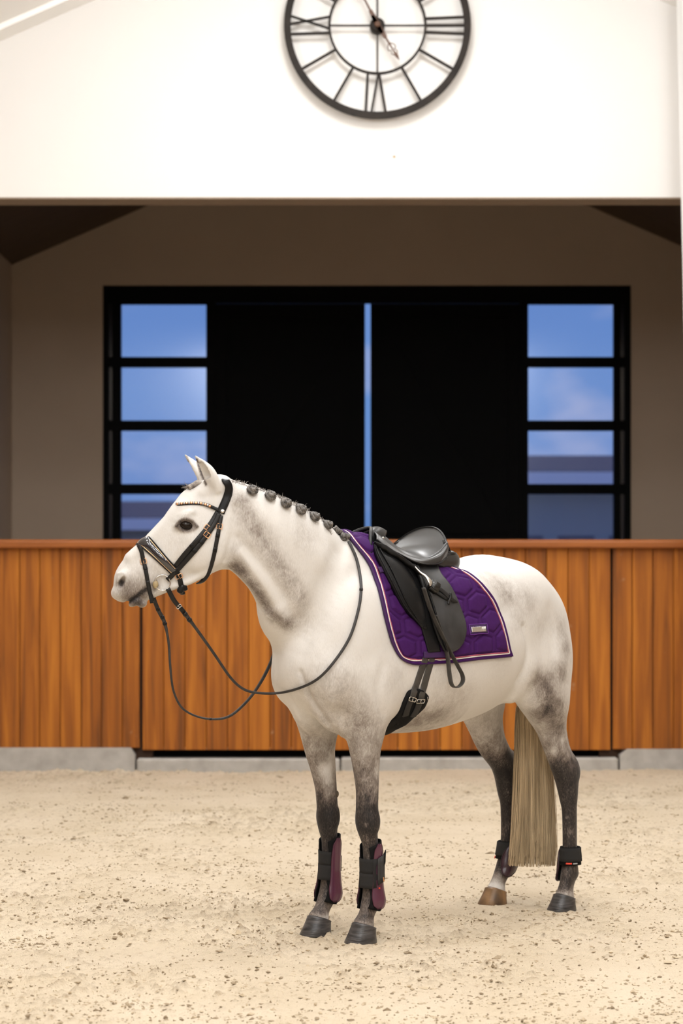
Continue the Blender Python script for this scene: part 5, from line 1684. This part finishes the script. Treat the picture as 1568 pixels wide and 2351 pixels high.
# browband with stones
P, N = over([(409, 1159), (431, 1156.5), (453, 1156), (475, 1159.5), (497, 1169), (511, 1175)], .003, 44)
v, f = ribbon(P, N, .0135, .0045); bb = build('browband', v, f, m_leather, bridle)
m_crys = M('smoky_crystal', (0.35, 0.33, 0.32), .08, metal=.6)
m_bead = M('rose_bead', (0.80, 0.42, 0.24), .15, metal=.9)
arc = np.concatenate([[0], np.cumsum(np.linalg.norm(np.diff(P, axis=0), axis=1))])
mid = arc[-1] / 2
k_ = 0
for s in np.arange(mid - .185, mid + .186, .0098):
    c = np.array([np.interp(s, arc, P[:, a]) for a in range(3)]); n = nrm([np.interp(s, arc, N[:, a]) for a in range(3)])
    v, f = disc(c + n * .0038, n, .0058, .0052, 10); build('browband_stone', v, f, m_bead if k_ % 2 == 0 else m_crys, bb); k_ += 1
c, n = hit(511, 1174.5)
v, f = disc(c + n * .008, n, .0085, .004); lr('browband_stud', v, f, m_steel, bridle)
# cheekpieces, throatlatch
def side(nm, px, w, th, off=.002, mat=None):
    P, N = strap(px, w, th, off, D=9.05)
    v, f = ribbon(P, N, w, th)
    a, b = lr(nm, v, f, mat or m_strap, bridle)
    return P, N, a
def bk2(P, N, i, w, h, mat, par, off=.004):
    c, t, n = P[i] + N[i] * off, P[min(i + 2, len(P) - 1)] - P[max(i - 2, 0)], N[i]
    buckle(c, t, n, w, h, mat, par)
    buckle(hm(c), hm(c + t) - hm(c), hmN(n[None])[0], w, h, mat, par)
def keeper(P, N, i, w, par, d=2, th=.0045):
    i0, i1 = max(i - d, 0), min(i + d, len(P) - 1)
    c = [P[i0] + (P[i1] - P[i0]) * t for t in np.linspace(.2, .8, 4)]
    v, f = ribbon(np.array(c), np.tile(N[i], (4, 1)), w, th + .0025); lr('strap_keeper', v, f, m_leather, par)
P, N, a = side('cheek_strap', [(500, 1176), (488, 1197), (476, 1213), (453, 1240), (424, 1273), (403, 1300)], .0220, .005)
bk2(P, N, int(len(P) * .28), .027, .020, m_copper, a); keeper(P, N, int(len(P) * .62), .023, a)
P, N, a = side('cheek_strap', [(503, 1180), (494, 1200), (482, 1219), (453, 1257), (424, 1290), (405, 1310), (384, 1331)], .0198, .0055, .004)
bk2(P, N, int(len(P) * .29), .025, .019, m_copper, a, .006); keeper(P, N, int(len(P) * .52), .021, a); keeper(P, N, int(len(P) * .40), .021, a)
tl = [(508, 1184), (503, 1211), (499, 1232), (492, 1268), (484, 1300)]
P, N = strap(tl, 0, 0, .003, 40, D=9.05)
e_n = nrm(np.array([0, 0, -1.0]))
P = np.vstack([P, headpt(478, 1318, .050), headpt(469, 1332, .036), headpt(460, 1338, .020), headpt(452, 1339, 0)]); N = np.vstack([N, nrm(HL - HD * .3), nrm(HL - HD * .6 - E3 * .5), nrm(HL * .6 - E3 - HD * .3), e_n])
P, N = np.vstack([P, hm(P[::-1][1:])]), np.vstack([N, hmN(N[::-1][1:])])
Q = smooth(resample(np.hstack([P, N]), 90), 4); P, N = Q[:, :3], nrm_rows(Q[:, 3:])
v, f = ribbon(P, N, .0168, .0045); a = build('throatlatch', v, f, m_strap, bridle)
bk2(P, N, 6, .024, .020, m_copper, a, .003); keeper(P, N, 11, .018, a); keeper(P, N, 19, .018, a)
# noseband: broad patent panel, narrowing towards the cheeks, gold edges
up_, lo_ = [(341, 1232), (362, 1256), (384, 1282), (407, 1307)], [(318, 1249), (342, 1269), (366, 1291), (392, 1315)]
Pu, Nu = over(up_, .004, 30); Pl, Nl = over(lo_, .004, 30)
t_ = np.linspace(0, 1, 9)[None, :, None]
NB = Pu[:, None] * (1 - t_) + Pl[:, None] * t_ + ((Nu + Nl) / 2)[:, None] * (.0065 * np.sin(np.pi * t_) ** .6)
nbN = nrm_rows((Nu + Nl) / 2)
v, f = shell(NB + nbN[:, None] * .002, NB - nbN[:, None] * .004)
m_patent = M('navy_patent_leather', (0.006, 0.007, 0.014), .06, spec=.8, coat=1.0)
nb = build('noseband_panel', v, f, m_patent, bridle)
for e, (Pe, s_) in enumerate(((Pu, 1), (Pl, -1))):
    dv = nrm_rows(Pl - Pu) * s_
    for d_, r_, mt, nm in ((-.0015, .0030, m_leather, 'noseband_edge'), (.0035, .0017, M('gold_piping', (0.80, 0.56, 0.34), .3, metal=.8), 'gold_piping')):
        v, f = tube(smooth(Pe + dv * d_ + nbN * (.0025 if d_ < 0 else .0045)), r_, 7); build(nm, v, f, mt, nb)
# chin part of the noseband
P, N = strap([(402, 1305), (409, 1318), (414, 1335), (417, 1350)], 0, 0, .004, 24, D=9.05)
e_ = headpt(419, 1362, 0)
P = np.vstack([P, e_ + HL * .012, e_]); N = np.vstack([N, nrm(-E3 + HL * .4), -E3])
P, N = np.vstack([P, hm(P[::-1][1:])]), np.vstack([N, hmN(N[::-1][1:])])
Q = smooth(resample(np.hstack([P, N]), 60), 3); P, N = Q[:, :3], nrm_rows(Q[:, 3:])
v, f = ribbon(P, N, .021, .007); a = build('chin_strap', v, f, m_leather, bridle)
bk2(P, N, 6, .029, .018, m_copper, a, .006); bk2(P, N, 17, .026, .016, m_copper, a, .006)
v, f = blobm = (None, None)
def pill(c, d, L, r, seg=12):
    d = nrm(d); P = np.array([c + d * t for t in np.linspace(-L / 2, L / 2, 9)])
    R = r * np.sqrt(np.clip(1 - (np.linspace(-1, 1, 9) * .96) ** 6, .02, 1)); return tube(P, R, seg)
v, f = pill(headpt(416, 1352, .040), HD * -.5 + E3 * .9, .040, .014); build('chin_pad', v, f, m_leather, bridle)
v, f = pill(headpt(424, 1350, .034), E3 + HD * .3, .024, .0115); build('strap_roll', v, f, m_leather, bridle)
# flash strap
fl = [(320, 1254), (325, 1267), (329, 1286), (334, 1307), (339, 1335), (344, 1360)]
P, N = strap(fl, 0, 0, .003, 40, D=9.05)
e_ = headpt(350, 1379, 0); t0 = headpt(316, 1253, 0)
P = np.vstack([t0 + E3 * .006 + HD * .002, P, e_ + HL * .018, e_]); N = np.vstack([nrm(E3 + HD), N, nrm(-E3 + HL), -E3])
Pf, Nf = np.vstack([P, hm(P[::-1][1:-1])]), np.vstack([N, hmN(N[::-1][1:-1])])
Q = resample(np.hstack([np.vstack([Pf, Pf[:1]]), np.vstack([Nf, Nf[:1]])]), 100)[:-1]
v, f = ribbon(Q[:, :3], nrm_rows(Q[:, 3:]), .0168, .0045, closed=True); fs = build('flash_strap', v, f, m_strap, bridle)
bk2(P, N, 14, .024, .020, m_copper, fs, .003); keeper(P, N, 20, .018, fs)
q0, q1 = P[30] + N[30] * .004, headpt(348, 1385, .045)
Pt = spline([q0, P[37] + N[37] * .006, q1], 14); v, f = ribbon(Pt, np.tile(N[34], (14, 1)), np.linspace(.015, .013, 14), .005); build('flash_strap_end', v, f, m_strap, fs)
# bit
rc, rn = hit(373, 1338)
rn = HL
ang = np.linspace(0, 2 * math.pi, 40, endpoint=False)
ringc = headpt(373, 1338, (rc - HP) @ HL + .012)
Pr = np.array([ringc + HD * -math.cos(t) * .0318 + E3 * math.sin(t) * .0318 for t in ang])
v, f = tube(Pr, .0028, 8, closed=True); lr('bit_ring', v, f, m_steel, bridle)
c0 = headpt(357, 1342, (hit(357, 1342)[0] - HP) @ HL + .004)
v, f = tube(np.array([c0, c0 * .5 + hm(c0) * .5]), .008, 10); build('bit_mouthpiece', v, f, m_steel, bridle)
m_bit = M('brass_bit_end', (0.42, 0.33, 0.18), .35, vary=(0.30, 0.22, 0.11), vscale=60)
v, f = loft([[c0 + HL * z + (-HD * math.cos(t) * a + E3 * math.sin(t) * b) for t in ang[::2]] for a, b, z in ((.006, .008, -.004), (.012, .017, .003), (.010, .015, .010), (.004, .006, .013))])
lr('bit_end', v, f, m_bit, bridle)

# ------------------------------------------------------------------ reins
reins = thing('reins', tuple(headpt(384, 1352, .04)), 'thin black leather reins hanging in two loops from the bit to the withers', 'reins')
m_rein = M('rein_leather', (0.012, 0.011, 0.0105), .5, vary=(0.028, 0.026, 0.025), vscale=60, bump=.3, bscale=300)
LR = [(385, 1351), (400, 1379), (420, 1403), (458, 1454), (492, 1502), (527, 1553), (554, 1579), (582, 1589.5), (630, 1592), (678, 1583), (726, 1561), (764, 1523), (802, 1465), (822, 1403), (829, 1354), (826, 1318), (818, 1282), (806, 1254), (800, 1243)]
S = spline(LR, 150)
Dl = np.full(150, np.nan)
for i, (x, y) in enumerate(S):
    l, n, k_, d = BVH.ray_cast(CAM, raydir(x, y))
    if l is not None and x > 645: Dl[i] = l[1] - .016
okk = ~np.isnan(Dl); i0 = np.where(okk)[0][0]
Dl[0] = ringc[1] - .004
Dl[i0 - 6:i0] = np.nan
okk = ~np.isnan(Dl)
Dl = np.interp(np.arange(150), np.where(okk)[0], Dl[okk])
for _ in range(14): Dl[1:-1] = .5 * Dl[1:-1] + .25 * (Dl[:-2] + Dl[2:])
P = np.array([W(x, y, D) for (x, y), D in zip(S, Dl)])
N_ = np.tile(np.array([0.15, -1, 0.1]), (150, 1))
# hanging part turns its flat side outwards of the loop
v, f = ribbon(P, N_, np.interp(np.arange(150), [0, 12, 20, 60, 75, 100, 150], [.019, .019, .0125, .0105, .0105, .012, .0125]), .004)
build('left_rein', v, f, m_rein, reins)
PLR = P.copy(); Pb = P[:13]; v, f = ribbon(Pb - np.array([0, .004, 0]), N_[:13], .019, .005); rb = build('rein_billet', v, f, m_strap, reins)
buckle(P[9] - np.array([0, .011, 0]), P[11] - P[7], np.array([0.1, -1, 0]), .020, .010, m_steel, rb, .0014)
for i in (13, 16):
    v, f = pill(P[i] - np.array([0, .003, 0]), P[i + 1] - P[i - 1], .016, .0105); build('rein_keeper', v, f, m_strap, reins)
RR = [(352, 1371), (357, 1385), (365, 1404), (378, 1430), (387, 1475), (390.5, 1526), (397, 1581), (413, 1619), (434, 1637), (465, 1648.5), (499, 1651), (527, 1644), (554, 1623), (582, 1591), (610, 1545), (631, 1495), (641, 1455)]
S = spline(RR, 120)
Dr = np.interp(np.linspace(0, 1, 120), [0, .3, .65, .9, 1], [9.10, 9.12, 9.24, 9.44, 9.50])
P = np.array([W(x, y, D) for (x, y), D in zip(S, Dr)])
tailp = []
for X, ph in ((.10, -1.05), (.02, -.75), (-.03, -.45), (-.055, -.2), (-.06, -.03)):
    p, n = radial(X, ph); tailp.append(p + n * .008)
P = np.vstack([P, spline(np.vstack([P[-1:], np.array(tailp)]), 40)[1:]])
n_ = len(P); T = tangents(P)
Nr = np.cross(T, np.tile(np.array([0.55, -.8, 0.1]), (n_, 1)))
mixv = np.clip((np.arange(n_) - 62) / 25, 0, 1)[:, None]
Nr = nrm_rows(Nr * .45 * mixv + np.array([0.1, -1, .15]))
v, f = ribbon(P, Nr, np.interp(np.arange(n_), [0, 10, 18, 60, 75, 110, n_], [.017, .017, .0105, .0085, .011, .0165, .0165]), .0045); build('right_rein', v, f, m_rein, reins)
for i in (6, 10, 13):
    v, f = pill(P[i], P[i + 1] - P[i - 1], .014, .0095); build('rein_keeper', v, f, m_strap, reins)
v, f = pill(P[66], P[67] - P[65], .012, .006); build('rein_keeper', v, f, m_strap, reins)
i_ = int(np.argmin([abs(proj(q)[1] - 1352) + abs(proj(q)[0] - 829) for q in PLR])); v, f = pill(PLR[i_] - np.array([0, .002, 0]), PLR[i_ + 1] - PLR[i_ - 1], .014, .0082); build('rein_keeper', v, f, m_strap, reins)

# ------------------------------------------------------------------ boots
def leg_axis(L):
    zz = np.array([q[2] for q in L])[::-1]; A = np.array(L)[::-1]
    return lambda z: (np.interp(z, zz, A[:, 0]), np.interp(z, zz, A[:, 1]))
def cyl(ax, rfun, th, z, off=0.0):
    """point around a leg: angle th (deg, 0 = forward, 90 = horse's left), height z"""
    x, y = ax(z); a = math.radians(th); r = rfun(z, th) + off
    return toW(np.array([x - .006 + r * math.cos(a), y + r * math.sin(a) * .92, z]))
def wrap(ax, rfun, t0, t1, zlo, zhi, off, th, nt=24, nz=14, out=0.0):
    """sheet around a leg between angles t0(s), t1(s) with lower / upper outlines"""
    O = np.zeros((nt, nz, 3)); I = np.zeros((nt, nz, 3))
    for i in range(nt):
        for j in range(nz):
            s = j / (nz - 1); u = i / (nt - 1)
            a = t0(s) + (t1(s) - t0(s)) * u
            z = zlo(u) + (zhi(u) - zlo(u)) * s
            e = out * (math.sin(math.pi * u) ** .5) * (math.sin(math.pi * s) ** .4)
            O[i, j] = cyl(ax, rfun, a, z, off + e); I[i, j] = cyl(ax, rfun, a, z, off - th)
    return shell(O, I)
m_boot = M('plum_shell', (0.078, 0.020, 0.044), .32, vary=(0.092, 0.024, 0.052), vscale=12, coat=.3)
m_boot_d = M('dark_plum_shell', (0.032, 0.008, 0.017), .35, coat=.3)
m_elast = M('dark_elastic_band', (0.014, 0.0135, 0.0135), .9, bump=.5, bscale=600)
m_red = M('red_tag', (0.75, 0.06, 0.03), .6)
def front_boot(L, s, label):
    """s=+1: shell side that faces the horse's left is what the camera sees"""
    ax = leg_axis(L); x, y = ax(.28)
    t = thing('tendon_boot', tuple(toW(np.array([x, y, .13]))), label, 'horse boot', 'front leg boots')
    rf = lambda z, th: np.interp(z, [.11, .14, .17, .21, .27, .34, .40, .45], [.040, .051, .053, .045, .039, .040, .043, .044]) * (1 + .10 * (abs(((th + 180) % 360) - 180) > 100))
    zhi = lambda u: .392 + .036 * math.sin(math.pi * (u * .9 + .05)) ** 1.2
    zlo = lambda u: .150 - .030 * math.sin(math.pi * (u * .9 + .05)) ** .7
    v, f = wrap(ax, rf, lambda q: 38 + 8 * math.sin(q * 9.4), lambda q: 330 - 8 * math.sin(q * 9.4), zlo, zhi, .005, .006, 44, 26)
    liner = build('neoprene_liner', v, f, m_neo, t)
    for c_, nm in ((100, 'hard_shell'), (-100, 'hard_shell')):
        wdt = lambda q: np.interp(q, [0, .06, .2, .42, .7, .9, 1], [14, 40, 47, 40, 38, 30, 8])
        v, f = wrap(ax, rf, lambda q: c_ - wdt(q), lambda q: c_ + wdt(q), lambda u: .137, lambda u: .412, .010, .006, 20, 34, .004)
        sh = build(nm, v, f, m_boot, t)
        pts = [cyl(ax, rf, c_ - wdt(q), .137 + .275 * q, .010) for q in np.linspace(0, 1, 40)] + [cyl(ax, rf, c_ + wdt(q), .137 + .275 * q, .010) for q in np.linspace(1, 0, 40)]
        v, f = tube(np.array(pts), .0016, 5, closed=True); build('shell_edge', v, f, M('plum_edge', (0.07, 0.012, 0.03), .5), sh)
    return t, ax, rf
def band(t, ax, rf, a0, a1, z0, z1, off, nm='elastic_strap', mat=None, tilt=0.0, th=.003):
    v, f = wrap(ax, rf, lambda q: a0, lambda q: a1, lambda u: z0 + tilt * u, lambda u: z1 + tilt * u, off, th, 18, 5)
    return build(nm, v, f, mat or m_elast, t)
t, ax, rf = front_boot(RF, 1, 'plum tendon boot on the right front leg, left of the other front boot')
band(t, ax, rf, -62, 60, .300, .360, .009, tilt=-.008); band(t, ax, rf, -58, 60, .236, .300, .010, tilt=-.006)
band(t, ax, rf, 150, 176, .262, .330, .016, 'velcro_tab', m_neo, th=.004)
t, ax, rf = front_boot(LF, 1, 'plum tendon boot on the nearest front leg with a black velcro tab')
band(t, ax, rf, -62, 70, .288, .352, .010, tilt=-.004); band(t, ax, rf, -60, 74, .228, .290, .011, tilt=-.006)
band(t, ax, rf, 60, 82, .226, .350, .013, 'strap_end', m_elast, tilt=0)
vt = band(t, ax, rf, 80, 124, .238, .350, .022, 'velcro_tab', M('velcro_tab', (0.026, 0.025, 0.025), .7), tilt=.022, th=.006)
band(t, ax, rf, 112, 134, .320, .372, .024, 'velcro_tab', m_neo, tilt=.012, th=.004)
v, f = wrap(ax, rf, lambda q: 104, lambda q: 113, lambda u: .252, lambda u: .270, .0235, .001, 4, 4); build('copper_logo', v, f, m_copper, vt)
v, f = wrap(ax, rf, lambda q: 84, lambda q: 92, lambda u: .222, lambda u: .228, .017, .002, 4, 3); build('red_tag', v, f, m_red, t)

def hind_boot(L, label, seen):
    ax = leg_axis(L); x, y = ax(.24)
    t = thing('fetlock_boot', tuple(toW(np.array([x, y, .13]))), label, 'horse boot', 'hind leg boots')
    rf = lambda z, th: np.interp(z, [.10, .14, .18, .22, .26, .30], [.043, .050, .051, .047, .043, .042])
    inner = -90 if seen == 'outer' else 78              # the cup sits on the leg's inner side
    v, f = wrap(ax, rf, lambda q: 0, lambda q: 359.9, lambda u: .205, lambda u: .288, .007, .006, 44, 8); build('neoprene_band', v, f, m_neo, t)
    v, f = wrap(ax, rf, lambda q: inner - 65 + 18 * (1 - q), lambda q: inner + 65 - 18 * (1 - q), lambda u: .128 - .0 + .045 * (2 * u - 1) ** 2, lambda u: .215, .008, .006, 30, 14); build('neoprene_cup', v, f, m_neo, t)
    wdt = lambda q: 58 * math.sqrt(max(1 - (2 * q - 1) ** 2, .02))
    v, f = wrap(ax, rf, lambda q: inner - wdt(q), lambda q: inner + wdt(q), lambda u: .124, lambda u: .276, .012, .006, 24, 26, .006); sh = build('hard_shell', v, f, m_boot_d, t)
    for g in (0, .10):
        pts = [cyl(ax, rf, inner - wdt(q) * (1 - g * 2), .124 + .152 * (g + (1 - 2 * g) * q), .014) for q in np.linspace(0, 1, 30)] + [cyl(ax, rf, inner + wdt(q) * (1 - g * 2), .124 + .152 * (g + (1 - 2 * g) * q), .014) for q in np.linspace(1, 0, 30)]
        v, f = tube(np.array(pts), .0016, 5, closed=True); build('shell_edge', v, f, m_boot_d, sh)
    return t, ax, rf
t, ax, rf = hind_boot(LH, 'black fetlock boot with small red tag on the left hind leg', 'outer')
band(t, ax, rf, -30, 165, .222, .284, .012, 'velcro_strap', m_elast, th=.005)
v, f = wrap(ax, rf, lambda q: 112, lambda q: 116, lambda u: .222, lambda u: .284, .0135, .003, 4, 6); build('strap_seam', v, f, m_neo, t)
v, f = wrap(ax, rf, lambda q: 20, lambda q: 50, lambda u: .211, lambda u: .2185, .0105, .003, 8, 4); build('red_tag', v, f, m_red, t)
v, f = wrap(ax, rf, lambda q: 56, lambda q: 80, lambda u: .211, lambda u: .2175, .0105, .003, 8, 4); build('white_tag', v, f, M('grey_tag', (0.35, 0.35, 0.35), .6), t)
v, f = wrap(ax, rf, lambda q: 122, lambda q: 132, lambda u: .240, lambda u: .262, .0130, .001, 5, 5); build('logo_mark', v, f, m_web, t)
t, ax, rf = hind_boot(RH, 'black fetlock boot with dark plum cup on the far hind leg beside the tail', 'inner')
band(t, ax, rf, -70, 60, .222, .284, .012, 'velcro_strap', m_elast, th=.005)
v, f = wrap(ax, rf, lambda q: -48, lambda q: -34, lambda u: .204, lambda u: .216, .012, .003, 6, 4); build('red_tag', v, f, m_red, t)
